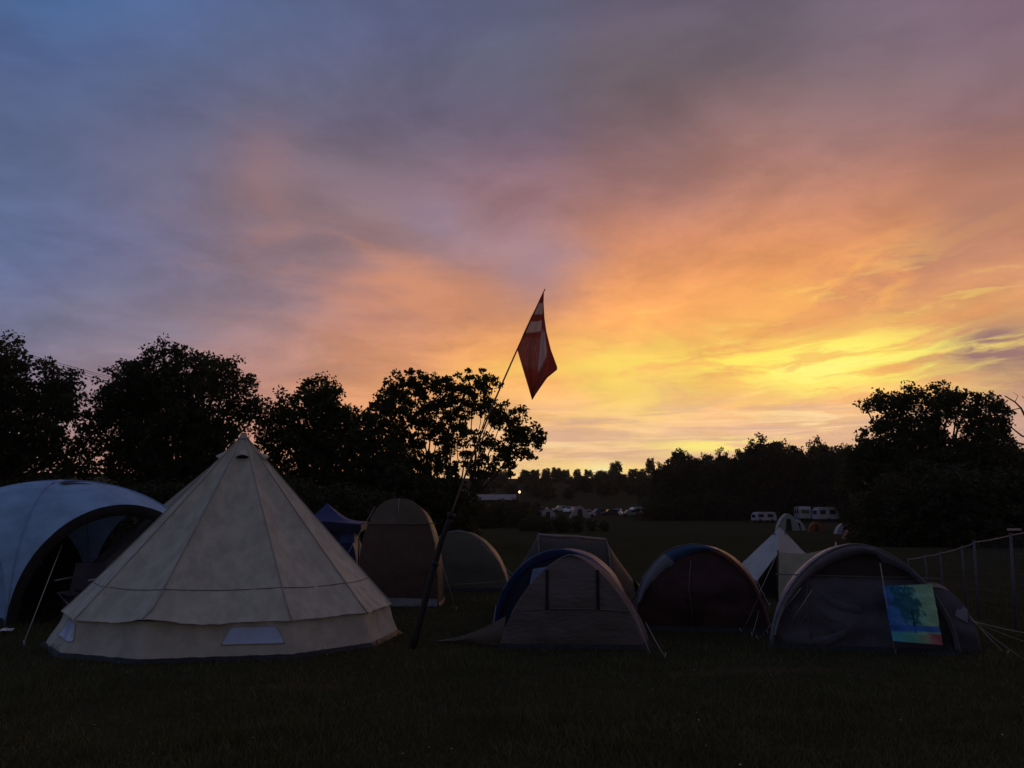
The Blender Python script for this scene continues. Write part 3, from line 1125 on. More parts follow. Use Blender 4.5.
# ---- bell tents
def bell_tent(label, cx, cy, r, h, wall, angles, apex_off=(0, 0), main=False, m=CANVAS, mw=CANVAS_W, group=None):
    root = thing('bell_tent', label, 'tent', (cx, cy, 0), group)
    ang = [R(a) for a in angles]
    N = len(ang)
    apex = Vector((cx + apex_off[0], cy + apex_off[1], h))

    def ring(t_ang, rad):
        # polygon radius between the guyed-out corners
        for i in range(N):
            a, b = ang[i], ang[(i + 1) % N] + (2 * math.pi if i == N - 1 else 0)
            tt = t_ang
            while tt < a - 1e-9:
                tt += 2 * math.pi
            while tt > a + 2 * math.pi - 1e-9:
                tt -= 2 * math.pi
            if a - 1e-9 <= tt <= b + 1e-9:
                q = (tt - a) / (b - a)
                pa = Vector((math.sin(a), -math.cos(a), 0))
                pb = Vector((math.sin(b), -math.cos(b), 0))
                return pa.lerp(pb, q) * rad, q
        return Vector((math.sin(t_ang), -math.cos(t_ang), 0)) * rad, 0

    SUB = 20 if main else 8
    MR = 26
    cols = []
    for i in range(N):
        a, b = ang[i], ang[(i + 1) % N] + (2 * math.pi if i == N - 1 else 0)
        for j in range(SUB):
            cols.append(a + (b - a) * j / SUB)
    rows = []
    for k in range(MR + 1):
        t = k / MR
        row = []
        for ca in cols:
            p, q = ring(ca, 1.0)
            e = Vector((cx, cy, wall)) + p * (r + .015)
            # conical slope with a slight inward belly between ridge seams, flare at the foot
            v = apex.lerp(e, t)
            belly = math.sin(math.pi * t) * (.006 + .060 * math.sin(math.pi * q)) * r
            v -= p.normalized() * belly * .55
            v.z -= belly * .40
            # pleats running down from the seams and hem ripple
            v += p.normalized() * (.020 * nz(ca * 11, t * 1.2, r) * t + .030 * nz(ca * 26, t * 1.1, r + 5) * t * t + .018 * nz(ca * 55, t * 1.4, r + 5) * t ** 2.5)
            if k >= MR - 1:
                v.z += (.013 * nz(ca * 5, 3.3, r) + .010 * nz(ca * 23, 1.3, r)) * (1 if k == MR else .5)
                v.z += .06 * math.exp(-((ca - R(-8)) / .14) ** 2) * (1 if k == MR else .5)
                v += p.normalized() * (.016 * nz(ca * 13, 8.1, r) + .012 + .05 * math.exp(-((ca - R(-1)) / .30) ** 2) if k == MR else 0)
            row.append(v)
        rows.append(row)
    mb = MB()
    mb.grid(rows, 0, True)
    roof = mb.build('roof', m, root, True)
    # seams along the ridges
    for i in range(N):
        pts = [rows[k][i * SUB] + Vector((math.sin(ang[i]), -math.cos(ang[i]), .3)) * .004 for k in range(0, MR + 1, 2)]
        mb = MB()
        mb.tube(pts, .006, .010, 6)
        mb.build('seam', m if not main else mat('seam_canvas', (.44, .40, .35), .9, .1), root, True)
    # horizontal cord round the tent
    if main:
        k = int(MR * .86)
        mb = MB()
        pts = [rows[k][c] + Vector((math.sin(cols[c]), -math.cos(cols[c]), .2)) * .006 for c in range(0, len(cols), 2)]
        mb.tube(pts + [pts[0]], .0045, None, 5)
        mb.build('storm_cord', SEAM, root, True)
    # wall
    wr = []
    for k in range(9):
        t = k / 8
        row = []
        for ca in cols:
            p, q = ring(ca, 1.0)
            u = p.normalized()
            rad = r - .02 + .13 * t ** 1.3 + .085 * math.exp(-((ca - R(-62)) / .35) ** 2) * t ** 1.6 + .015 * nz(ca * 9, t * 2, r + 2) + .008 * nz(ca * 30, t * 1.3, r) - .018 * math.sin(math.pi * q) * math.sin(math.pi * t)
            v = Vector((cx, cy, 0)) + p * rad
            v.z = (wall + .02) * (1 - t) + .012
            row.append(v)
        wr.append(row)
    mb = MB()
    mb.grid(wr, 0, True)
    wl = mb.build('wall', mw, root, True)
    sk = []
    for k in range(4):
        t = k / 3
        row = []
        for c, ca in enumerate(cols):
            p, q = ring(ca, 1.0)
            u = p.normalized()
            v = Vector((cx, cy, 0)) + p * (r + .102 + .085 * math.exp(-((ca - R(-62)) / .35) ** 2)) + u * (.012 + .06 * t + .02 * nz(ca * 12, t, 2))
            v.z = .045 * (1 - t) - .012 + .008 * nz(ca * 16, 4, 1) * (1 - t)
            row.append(v)
        sk.append(row)
    mb = MB()
    mb.grid(sk, 0, True)
    mb.build('mud_skirt', SKIRT, root, True)

    def wallpt(ca, t, off=.006):
        p, q = ring(ca, 1.0)
        u = p.normalized()
        rad = r - .02 + .13 * t ** 1.3 + .085 * math.exp(-((ca - R(-62)) / .35) ** 2) * t ** 1.6 + .015 * nz(ca * 9, t * 2, r + 2) - .018 * math.sin(math.pi * q) * math.sin(math.pi * t)
        v = Vector((cx, cy, 0)) + p * rad + u * off
        v.z = (wall + .02) * (1 - t) + .012
        return v

    if main:
        for a0, a1, ins in ((14.0, 33.0, 3.0), (-59, -38, 2.0)):
            g = []
            for k in range(7):
                t = .20 + .46 * k / 6
                sh = ins * (1 - ((k / 6)) ** .7)
                g.append([wallpt(R(a0 + sh + (a1 - a0 - 2 * sh) * j / 10), t, .010) for j in range(11)])
            mb = MB()
            mb.grid(g)
            win = mb.build('window', VINYL, root, True)
            mb = MB()
            lo = [r_[0] for r_ in g] + g[-1] + [r_[-1] for r_ in g[::-1]] + g[0][::-1]
            mb.tube(lo, .006, None, 5)
            f = mb.build('window_hem', mat('seam_canvas', (.44, .40, .35), .9, .1), root, True)
            f.parent = win
        # hooded vents near the peak
        for va in (17, -72, 100, 190):
            a = R(va)
            p, q = ring(a, 1.0)
            u = p.normalized()
            t0, t1 = .105, .155
            sl = (Vector((cx, cy, wall)) + p * r - apex)
            side = Vector((u.y, -u.x, 0))
            nrm = side.cross(sl).normalized()
            if nrm.dot(u) < 0:
                nrm = -nrm
            c0 = apex + sl * t1 - u * .03
            rows_ = []
            for k in range(5):
                tt = k / 4
                row = []
                for j in range(11):
                    b = math.pi * j / 10
                    row.append(apex + sl * (t0 + (t1 - t0) * tt) + side * (.085 * (0.35 + .65 * tt)) * math.cos(b) + nrm * (.015 + .058 * tt) * math.sin(b) - u * .018)
                rows_.append(row)
            mb = MB()
            mb.grid(rows_)
            vh = mb.build('vent_hood', m, root, True)
            mb = MB()
            mb.face([v - u * .004 + Vector((0, 0, .004)) for v in rows_[-1]])
            o = mb.build('vent_opening', DARKF, root)
            o.parent = vh
        # peak cap
        mb = MB()
        cap = []
        for k in range(4):
            t = .035 * k / 3
            cap.append([apex + (Vector((cx, cy, wall)) + ring(a, 1.0)[0] * r - apex) * t + Vector((math.sin(a), -math.cos(a), 0)) * .012 + Vector((0, 0, .012)) for a in [2 * math.pi * j / 16 for j in range(16)]])
        mb.grid(cap, 0, True)
        mb.build('peak_cap', CANVAS_B, root, True)
        # centre pole
        mb = MB()
        mb.tube([(cx, cy, -.05), (cx, cy, 1.2), apex - Vector((0, 0, .03))], .02, None, 8)
        mb.build('centre_pole', STEEL, root, True)
    return root


AN = [a + 17 for a in (-88, -57, -26, 18, 49, 82, 112, 142, 172, 202, 236)]
BD = 11.82
bx = (243 - 512) / F * BD
bell_tent('large cream canvas bell tent with pointed peak at the left front', bx, BD, 2.10, zat(434, BD), .39, AN, (.0, 0), True)
b2 = gp(200, 16.3)
bell_tent('second canvas bell tent half hidden behind the large cream one', b2.x, 16.3, 2.15, zat(469, 16.3), .55, [a - 8 for a in range(-180, 180, 30)], (0, 0), False, CANVAS_B, CANVAS_B)


# ---- pale blue event shelter at left
def shelter():
    A = gp(5, dist(628))
    B = Vector((A.x + 2.2, A.y + 2.35, 0))
    Dd = Vector((A.x - 3.1, A.y + 1.85, 0))
    C = B + Dd - A
    cen = (A + C) / 2
    s = thing('event_shelter', 'pale blue dome shelter with arched dark opening at the left edge', 'tent', cen)
    H1, H2 = 1.80, .42

    def S(u, v, lift=0.0):
        p = ((A * (1 - u) + B * (1 + u)) * (1 - v) + (Dd * (1 - u) + C * (1 + u)) * (1 + v)) / 4
        z = H1 * max(0, 1 - (u * u * v * v)) ** .5 + H2 * (1 - u * u) * (1 - v * v)
        return Vector((p.x, p.y, z + lift))

    def su(i, n):
        return -math.cos(math.pi * i / n)

    n = 36
    mb = MB()
    mb.grid([[S(su(i, n), su(j, n), .010 * nz(i * .5, j * .5)) for i in range(n + 1)] for j in range(n + 1)])
    canopy = mb.build('canopy', BLUEP, s, True)
    # crossing poles in sleeves
    for sg in (1, -1):
        mb = MB()
        mb.tube([S(su(i, n), sg * su(i, n), .012) for i in range(n + 1)], .014, None, 6)
        mb.build('pole_sleeve', BLUEP2, s, True)
    # trim on the open arch (v=-1, from A to B) with thickness
    mb = MB()
    out = (B - A).cross(Vector((0, 0, 1))).normalized()
    if out.y > 0:
        out = -out
    rows = []
    for off, sc in ((.02, 1.0), (.03, .975), (.0, .915), (-.04, .90)):
        row = []
        for i in range(n + 1):
            p = S(su(i, n), -1)
            m_ = (A + B) / 2
            q = Vector((m_.x + (p.x - m_.x) * sc, m_.y + (p.y - m_.y) * sc, p.z * sc - .0)) + out * off
            row.append(q)
        rows.append(row)
    mb.grid(rows)
    mb.build('arch_trim', DARKF, s, True)
    # closed walls: front-left side (A-D), back and far side
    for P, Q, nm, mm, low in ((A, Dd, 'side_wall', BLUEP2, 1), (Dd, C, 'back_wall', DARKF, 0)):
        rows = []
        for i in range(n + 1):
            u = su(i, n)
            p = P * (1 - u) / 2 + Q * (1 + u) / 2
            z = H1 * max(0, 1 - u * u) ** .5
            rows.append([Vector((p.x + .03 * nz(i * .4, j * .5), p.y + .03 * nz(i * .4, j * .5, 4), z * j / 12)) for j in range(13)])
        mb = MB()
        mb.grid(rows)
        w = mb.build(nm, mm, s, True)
    # windows let into the far wall, seen through the opening
    for P, Q, u0, u1, z0, z1 in ((Dd, C, -.15, .45, .75, 1.35),):
        mb = MB()
        inn = (cen - (P + Q) / 2)
        inn.z = 0
        inn.normalize()
        pts = [(u0, z0), (u1, z0 - .03), (u1 - .04, z1), (u0 + .05, z1)]
        mb.face([P * (1 - u) / 2 + Q * (1 + u) / 2 + inn * .05 + Vector((0, 0, z)) for u, z in pts])
        mb.build('window', VINYL if P == C else mat('smoked_vinyl', (.30, .33, .42), .3, .1, transl=.6), s)
    # dark mud strip on side wall
    mb = MB()
    o2 = (Dd - A).cross(Vector((0, 0, 1))).normalized()
    if o2.y > 0:
        o2 = -o2
    mb.grid([[A.lerp(Dd, i / 12) + o2 * (.04 + .01 * nz(i, k)) + Vector((0, 0, .16 * k / 3 - .02)) for i in range(13)] for k in range(4)])
    mb.build('mud_strip', SKIRT, s, True)
    # vent flap near the top, toggle on the wall
    mb = MB()
    mb.grid([[S(-.25 + .30 * i / 8, -.42 + .05 * k, .022 + .02 * math.sin(math.pi * i / 8)) for i in range(9)] for k in range(3)])
    mb.build('vent_flap', SKIRT, s, True)
    q = pt(30, 530, A.y + .55)
    mb = MB()
    mb.tube([q + Vector((-.22, .02, 0)), q + Vector((.06, -.02, 0))], .012, None, 6)
    mb.build('wall_strap', SEAM, s, True)
    # guy line in front
    a, b = pt(62, 545, A.y + .75), pt(23, 645, dist(645))
    mb = MB()
    mb.tube([a, b], .006, None, 5)
    mb.build('guy_line', ROPE, s, True)
    mb = MB()
    mb.tube([b + Vector((0, 0, .05)), b + Vector((.04, .05, -.1))], .008, None, 5)
    mb.build('tent_peg', STEEL, s, True)
    return s


shelter()

# things lying around inside the shelter opening: folded camp chair
def camp_chair():
    p = gp(76, 13.6)
    r = thing('camp_chair', 'pale folding camp chair inside the dark shelter opening', 'chair', p)
    mb = MB()
    for sx in (-.24, .24):
        for sy in (-.22, .22):
            mb = MB()
            mb.tube([p + Vector((sx, sy, 0)), p + Vector((-sx * .9, sy, .44))], .012, None, 6)
            mb.build('leg', STEEL, r, True)
    mb = MB()
    mb.grid([[p + Vector((-.24 + .48 * i / 6, -.22 + .44 * j / 6, .44 - .05 * math.sin(math.pi * i / 6))) for i in range(7)] for j in range(7)])
    mb.build('seat', PURPD, r, True)
    mb = MB()
    mb.grid([[p + Vector((-.25 + .5 * i / 6, .22 + .12 * j / 6 + .04 * math.sin(math.pi * i / 6), .44 + .42 * j / 6)) for i in range(7)] for j in range(7)])
    mb.build('backrest', PURPD, r, True)
    for sx in (-.26, .26):
        mb = MB()
        mb.tube([p + Vector((sx, .3, .64)), p + Vector((sx, -.24, .62))], .014, None, 6)
        mb.build('armrest', STEEL, r, True)


camp_chair()

# ---- royal blue tent behind the bell tent
D = 18.5
g = gp(330, D)
T = Tent('dome_tent', 'small royal blue tent with peaked canopy peeping past the bell tent', 'tent', (g.x, D, 0))
hw = 60 * D / F
pk = zat(503, D)
ev = zat(523, D)
mb = MB()
cor = [(-hw / 2 - .15, -.6), (hw / 2 + .05, -.6), (hw / 2 + .05, .8), (-hw / 2 - .15, .8)]
cn = [T.w(x, y, ev) for x, y in cor]
ap = T.w(-.15, .1, pk)
rows = []
for k in range(9):
    t = k / 8
    row = []
    for i in range(4):
        for j in range(8):
            e = cn[i].lerp(cn[(i + 1) % 4], j / 8)
            e.z += .06 * (1 - abs(2 * (j / 8) - 1)) - .02
            v = ap.lerp(e, t)
            v.z -= .12 * math.sin(math.pi * t)
            row.append(v)
    rows.append(row)
mb.grid(rows, 0, True)
mb.build('canopy', ROYAL, T.root, True)
val = []
for k in range(3):
    val.append([v + Vector((0, 0, -.09 * k - .01 * nz(v.x * 5, k))) + Vector((0, -.004 * k, 0)) for v in rows[-1]])
mb = MB()
mb.grid(val, 0, True)
mb.build('valance', NAVY, T.root, True)
for x, y in cor:
    T.tube([(x * .98, y * .98, 0), (x * .98, y * .98, ev - .02)], .016, POLE_M, 'leg')
hh = [(-.35, 0, hw * .95, ev - .12, 3.2), (.6, 0, hw * .95, ev - .12, 3.2)]
T.fly(hh, ROYAL, 'side_wall')
T.panel(hh[0], ROYAL, 'front_panel', .05)
T.quad([(hw * .20, -.42, ev - .42), (hw * .44, -.42, ev - .42), (hw * .40, -.42, ev - .2), (hw * .20, -.42, ev - .17)], mat('mid_blue_mesh', (.06, .11, .30), .7, .2), 'window')

# ---- tall brown tent
D = dist(606)
g = gp(397, D)
T = Tent('tall_tent', 'tall brown rounded tent with grey top behind the flag pole', 'tent', (g.x, D, 0))
h = zat(499, D)
w = 79 * D / F
hp = [(0, 0, w, h, 2.5), (.4, 0, w * 1.02, h * .99, 2.5), (1.5, 0, w * .98, h * .96, 2.4), (1.9, 0, w * .8, h * .7, 2.2)]
T.fly(hp, BROWNT)
zs = zat(524, D)
T.panel(hp[0], BROWNT, 'front_panel', .08, z1=zs)
T.panel((-.012,) + hp[0][1:], BROWNC, 'top_panel', .05, zl=zs)
T.hooptube(hp[0], .014, BROWNC)
T.tube([(0, -.05, zs - .02), (0, -.075, (zs + h) / 2), (0, -.03, h)], .010, mat('pale_zip', (.30, .26, .22)), 'zip')
T.tube([(-w * .47, -.03, zs + .01), (0, -.085, zs), (w * .47, -.03, zs + .01)], .010, SEAM, 'seam')
T.quad([(-.10, -.10, .0), (w * .5, -.10, .0), (w * .5, -.06, .13), (-.22, -.06, .15)], mat('grey_skirt', (.22, .22, .23), .7, .2), 'mud_skirt', wr=.03)
T.skirt(hp, SKIRT, .05)
T.guy(T.w(-w * .3, 0, h * .93), T.w(-w * .9, -.8, 0))
T.guy(T.w(w * .35, 0, h * .88), T.w(w * .75, -.6, 0))

# ---- sage tent right of the flag pole
D = 19.5
g = gp(461, D)
T = Tent('dome_tent', 'low rounded grey-green tent between tall brown tent and blue dome', 'tent', (g.x, D, 0))
h = zat(530, D)
w = 92 * D / F
hp = [(-.15, 0, w * .98, h * .97, 1.85, -.08), (.0, 0, w, h, 1.85, -.08), (1.0, 0, w * 1.02, h * .98, 1.85, -.04), (2.2, 0, w * .8, h * .6, 1.85, 0)]
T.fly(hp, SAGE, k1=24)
T.fly(hp, mat('warm_lit_sage_side', (.34, .22, .17), .6, .12, 3.0, .3, 9.0, .2), 'side_panel', k0=24)  # right edge of the fly, pinkish light painted as colour
T.panel(hp[0], SAGE, 'front_panel', .06)
T.hooptube(hp[0], .014, SEAM)
T.skirt(hp, SKIRT)
T.guy(T.w(w * .42, -.15, .45), pt(522, 586, 18.2) * 1.0)
T.guy(T.w(w * .2, -.15, h * .8), T.w(w * .75, -1.3, 0))

# ---- olive tent, far of the group
D = 15.5
g = gp(566, D)
T = Tent('dome_tent', 'olive tent with sky sheen painted along its ridge behind the blue dome', 'tent', (g.x, D, 0), R(90))
h = zat(535, D)
L = 104 * D / F
hp = [(L / 2, 0, 1.0, h * .42, 1.9), (L * .26, 0, 1.9, h * 1.0, 1.9), (-L * .10, 0, 2.0, h * .97, 1.9), (-L * .38, 0, 1.9, h * .93, 1.9), (-L * .62, 0, 1.0, h * .40, 1.9)]
T.fly(hp, OLIVE)
T.panel(hp[0], OLIVE, 'end_panel', -.2)
T.panel(hp[-1], OLIVE, 'end_panel', .2)
T.hooptube(hp[1], .014, SEAM)
T.hooptube(hp[3], .014, SEAM)
T.tube([(0, L * .26, h + .006), (0, L * .08, h * .985), (0, -L * .10, h * .972 + .006), (0, -L * .38, h * .932 + .006)], .03, mat('ridge_sky_sheen', (.34, .28, .24), .5, .15), 'ridge_sheen')  # sky reflection on the ridge, painted as a pale strip
T.skirt(hp, SKIRT)

# ---- blue dome behind the small brown tent
D = 12.4
g = gp(562, D)
T = Tent('dome_tent', 'royal blue dome tent half hidden by small grey-brown tent', 'tent', (g.x, D, 0), R(-8))
h = zat(549, D)
w = 132 * D / F
hp = [(-.25, 0, w * .98, h, 1.9), (.0, 0, w, h, 2.0), (1.1, 0, w * 1.0, h * .98, 2.0), (1.9, 0, w * .8, h * .6, 2.0)]
T.fly(hp, ROYAL)
T.ring(hp[0], (-.20, 0, w * .90, h * .90, 1.9), ROYAL, 'hood')
T.panel((-.16, 0, w * .92, h * .92, 1.9), NAVY, 'front_panel', .05)
T.quad([(-w * .23, -.235, h * .52), (-w * .09, -.235, h * .60), (-w * .085, -.235, h * .79), (-w * .20, -.235, h * .76)], PALEB, 'window', wr=.02)
T.hooptube(hp[0], .013, SKYB)
T.skirt(hp, SKIRT)
T.guy(T.w(-w * .47, -.25, .36), pt(491, 641, dist(641)))
T.guy(T.w(-w * .36, -.2, .7), pt(440, 585, 16.5), ROPEG, peg=False)

# ---- small grey-brown tent in front
D = dist(648)
g = gp(574, D)
T = Tent('dome_tent', 'small grey-brown tent with two dark zips, nearest in the middle', 'tent', (g.x, D, 0), R(-5))
h = zat(555, D)
w = 142 * D / F
hp = [(0, -.03, w * .96, h, 1.48), (.30, .03, w * 1.01, h * 1.0, 1.48), (1.3, 0, w * .92, h * .95, 1.5), (2.2, 0, w * .7, h * .55, 1.6)]
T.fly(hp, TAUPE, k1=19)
T.fly(hp, TAUPE_LIT, 'side_panel', k0=19)  # right flank wears the lit colour
fp = T.panel(hp[0], TAUPE, 'front_panel', .10, n=44, mm=22, wr=.035)
T.hooptube(hp[0], .012, mat('brown_piping', (.20, .17, .15)))


def zy(x, z, hh, ww, bulge):
    return -bulge * math.sin(math.pi * min(1, z / hh)) * max(0, 1 - (2 * x / ww) ** 2)


xz = 24.5 * D / F
for sx in (-1, 1):
    pts = []
    for k in range(9):
        z = h * (.42 + .42 * k / 8)
        pts.append((sx * xz - .01, zy(sx * xz, z, h, w * .97, .10) - .014, z))
    mb = MB()
    rows = [[T.w(x - .020, y - .004, z) for x, y, z in pts], [T.w(x, y - .016, z) for x, y, z in pts], [T.w(x + .020, y - .004, z) for x, y, z in pts]]
    mb.grid(rows)
    mb.build('zip', DARKF, T.root, True)
pts = []
for k in range(25):
    x = -w * .42 + w * .84 * k / 24
    z = h * (.40 + .045 * (1 - (2 * x / w) ** 2)) - .02
    pts.append((x * .93, zy(x, z, h, w * .97, .10) - .012, z))
T.tube(pts, .007, SEAM, 'seam')
T.skirt(hp, SKIRT, .06)
T.guy(T.w(w * .49, .1, .30), pt(665, 657, dist(657)))
T.guy(T.w(w * .40, .1, .5), pt(650, 653, dist(653)), peg=False)
# low porch flap pegged out at left
mb = MB()
a, b, c = pt(437, 641, dist(641)), T.w(-w * .47, .1, .36), T.w(-w * .50, .1, 0)
rows = []
for i in range(13):
    t = i / 12
    u_, l_ = a.lerp(b, t), a.lerp(c, t)
    u_.z -= .05 * math.sin(math.pi * t)
    rows.append([l_.lerp(u_, j / 6) + Vector((0, -.03 * math.sin(math.pi * j / 6) + .02 * nz(i * .5, j * .6), .0)) for j in range(7)])
mb.grid(rows)
mb.build('porch_flap', mat('brown_flap', (.14, .11, .08), .6, .12, 3.0, .4, 9.0), T.root, True)

# ---- maroon dome with slate hood
D = dist(629)
g = gp(700, D)
T = Tent('dome_tent', 'dark maroon dome tent with blue-grey hood and right side painted sunset-lit red', 'tent', (g.x, D, 0), R(-11))
h = zat(543, D)
w = 128 * D / F
lean = -.08
hp = [(-.18, .03, w * .98, h * .99, 2.0, lean), (.0, .02, w, h * .97, 2.0, lean), (1.0, .05, w * 1.02, h * .96, 2.0, 0), (1.9, .1, w * .8, h * .6, 2.0, 0)]
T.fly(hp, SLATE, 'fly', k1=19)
T.fly(hp, RED_LIT, 'side_panel', k0=19)  # warm light on the right side is painted into the red
# hood band, left and top
n = 40
a = T.hoop(hp[0], n)
b = T.hoop((-.12, .10, w * .90, h * .87, 2.0, lean * .6), n)
for k0, k1, m_, nm in ((4, 14, SLATE, 'hood'), (14, 25, SKYB, 'hood'), (26, 36, RED_LIT, 'hood')):
    rows = []
    for k in range(k0, k1 + 1):
        q = 1.0
        if k0 == 26:
            q = .62 * math.sin(math.pi * (k - 25.5) / 11) ** .7
        if k0 == 14:
            q = max(.05, 1 - ((k - 14) / 11) ** 2.2) * .9
        if k0 == 4:
            q = .25 + .75 * math.sin(math.pi / 2 * (k - 4) / 9)
        q *= 1 + .22 * nz(k * .9, 7.7)
        rows.append([a[k].lerp(b[k], q * j / 4) + Vector((0, -.035 * math.sin(math.pi * j / 4), 0)) for j in range(5)])
    mb = MB()
    mb.grid(rows)
    mb.build(nm, m_, T.root, True, {SKYB: 'blue strip of hood over the top', RED_LIT: 'strip of hood painted as sunset-lit rim', SLATE: 'pale blue-grey left hood'}[m_])
T.panel((-.06, .03, w * .97, h * .96, 2.0, lean), MAROON, 'front_panel', .12, wr=.05)
T.hooptube(hp[0], .011, SEAM)
T.tube([(-.1, -.20, .1), (-.14, -.22, h * .5), (-.1, -.16, h * .8)], .008, SEAM, 'zip')
T.skirt(hp, SKIRT, .05)
T.guy(T.w(w * .44, -.1, .5), pt(742, 632, dist(632)), ROPEG)
T.guy(T.w(w * .47, .2, .42), pt(752, 636, dist(636)), ROPE)
T.guy(T.w(-w * .47, .1, .5), T.w(-w * .72, -.1, 0), ROPEG)

# ---- white pyramid tent and awning between
D = 17.5
g = gp(780, D)
T = Tent('pyramid_tent', 'pale pointed pyramid tent with open front behind maroon dome', 'tent', (g.x, D, 0))
ap = pt(780, 527, D)
mp = D / F
Lb = pt(739, 566, D - .4)
Lc = pt(757, 581, D - 1.0)
Rb = pt(808, 556, D + .2)


def tri_sheet(p0, p1, p2, m_, nm, sagv=.05, n=10, root=None):
    rows = []
    for i in range(n + 1):
        t = i / n
        l, r = p0.lerp(p1, t), p0.lerp(p2, t)
        rows.append([l.lerp(r, j / n) + Vector((0, sagv * math.sin(math.pi * j / n) * t, -sagv * .5 * math.sin(math.pi * j / n) * t + .01 * nz(i * .6, j * .6))) for j in range(n + 1)])
    mb = MB()
    mb.grid(rows)
    return mb.build(nm, m_, root or T.root, True)


tri_sheet(ap, Lb, Lc, WHITE_C, 'front_flap')
tri_sheet(ap, Lc, pt(778, 553, D - .6), WHITE_C, 'door_flap', .02)
tri_sheet(ap, pt(778, 553, D - .6), Rb, WHITE_C, 'side_flap', .03)
bk = [T.w(-1.0, .3, 0), T.w(-.9, 1.8, 0), T.w(.9, 1.8, 0), T.w(1.0, .2, 0)]
for i in range(3):
    tri_sheet(ap + Vector((0, .02, -.01)), bk[i], bk[i + 1], WHITE_C, 'rear_flap', .03)
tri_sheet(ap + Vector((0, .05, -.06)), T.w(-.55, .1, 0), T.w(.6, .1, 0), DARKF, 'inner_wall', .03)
mb = MB()
mb.tube([T.w(0, .05, -.05), ap + Vector((0, .02, .04))], .018, None, 6)
mb.build('pole', WOODP, T.root, True)
for px in (774, 786):
    q = pt(px, 534.5, D - .12)
    mb = MB()
    mb.tube([q + Vector((-.03, 0, 0)), q + Vector((0, -.03, .03)), q + Vector((.03, 0, 0))], .012, None, 5)
    mb.build('vent', SEAM, T.root, True)
T.guy(Lb, T.w(-1.5, -.6, 0))
T.guy(Lc, T.w(-.7, -1.6, 0))

D = 14.6
g = gp(806, D)
T = Tent('awning', 'cream-green canvas awning on two poles left of purple tent', 'awning', (g.x, D, 0))
a0, a1 = pt(778, 552, D - .3), pt(836, 546, D + .2)
b0, b1 = pt(777, 606, D - .3), pt(838, 606, D + .2)
b0.z = b1.z = .02
rows = []
for i in range(15):
    t = i / 14
    u_, l_ = a0.lerp(a1, t), b0.lerp(b1, t)
    u_.z -= .07 * math.sin(math.pi * t)
    rows.append([l_.lerp(u_, j / 10) + Vector((0, .05 * nz(i * .35, j * .25), 0)) for j in range(11)])
mb = MB()
mb.grid(rows)
mb.build('canvas', GREEN_C, T.root, True)
for a, b, ex in ((a0, b0, .03), (a1, b1, .07)):
    mb = MB()
    mb.tube([b - Vector((0, 0, .05)), a + Vector((0, 0, ex))], .014, None, 6)
    mb.build('pole', STEEL if ex > .05 else POLE_M, T.root, True)
T.guy(a0, pt(748, 616, D - 1.3))
T.guy(a1, T.w(1.2, -.4, 0))

# ---- purple grey tunnel tent at right
D = dist(648)
g = gp(861, D)
T = Tent('tunnel_tent', 'large grey-purple tunnel tent with arched hood at the right', 'tent', (g.x, D, 0), R(-16))
h = zat(543, D)
mp = D / F
w = 168 * mp
hp = [(-.25, 0, w * .98, h * .995, 1.75), (.0, 0, w, h, 1.75), (1.2, .05, w * 1.0, h * .97, 1.75), (2.2, .1, w * .85, h * .7, 1.8)]
T.fly(hp, PURPLE)
n = 40
a = T.hoop(hp[0], n)
b = T.hoop((-.10, .03, w * .92, h * .86, 1.85), n)
rows = []
for k in range(2, 33):
    q = (.45 + .55 * math.sin(math.pi * min(1, (k - 2) / 22))) if k < 24 else max(.03, 1 - ((k - 23) / 9.5) ** 1.5)
    rows.append([a[k].lerp(b[k], q * j / 4) + Vector((0, -.05 * math.sin(math.pi * j / 4) - .01 * nz(k * .8, j), 0)) for j in range(5)])
mb = MB()
mb.grid(rows)
mb.build('hood', PURPLE, T.root, True)
zt = h * .69
T.panel((-.05, 0, w * .95, h * .94, 1.8), PURPD, 'front_panel', .05, wr=.07, z1=zt)
T.panel((-.065, 0, w * .945, h * .935, 1.8), MARD, 'top_panel', .05, wr=.02, zl=zt)
T.hooptube(hp[0], .013, SEAM)
T.tube([(-w * .45, -.10, zt), (-.1, -.125, zt - .01), (w * .44, -.10, zt - .02)], .008, SEAM, 'seam')
T.tube([(-w * .27, -.13, .1), (-w * .29, -.14, zt * .6), (-w * .27, -.12, zt)], .008, SEAM, 'zip')
# draped creases of the loose porch sheet
for k, (x0, z0, x1, z1) in enumerate(((-w * .30, zt * .95, .02, zt * .55), (-w * .32, zt * .80, -.05, zt * .28), (-w * .3, zt * .1, .0, zt * .40))):
    pts = []
    for i in range(9):
        t = i / 8
        pts.append((x0 + (x1 - x0) * t, -.108 - .012 * math.sin(math.pi * t), z0 + (z1 - z0) * t - .07 * math.sin(math.pi * t)))
    mb = MB()
    rows = []
    for dz, dy in ((-.09, .04), (0, -.004), (.02, .03)):
        rows.append([T.w(x, y + dy, z + dz) for x, y, z in pts])
    mb.grid(rows)
    mb.build('fabric_fold', PURPD, T.root, True)
T.skirt(hp, SKIRT, .05)
# side pod at right
pw = 66 * mp
px_ = w / 2 - .17
pod = [(.02, px_, pw, .74, 1.9), (.3, px_, pw * 1.02, .78, 1.9), (1.2, px_, pw, .70, 1.9), (1.9, px_, pw * .7, .4, 1.9)]
T.fly(pod, PURPD, 'sleeping_pod')
T.panel(pod[0], PURPD, 'pod_panel', .12, wr=.06)
T.quad([(px_ + .16, -.07, .42), (px_ + .30, -.05, .34), (px_ + .31, -.04, .50), (px_ + .22, -.05, .58)], PURPLE, 'pod_patch', wr=.02)
T.hooptube(pod[0], .011, SEAM)
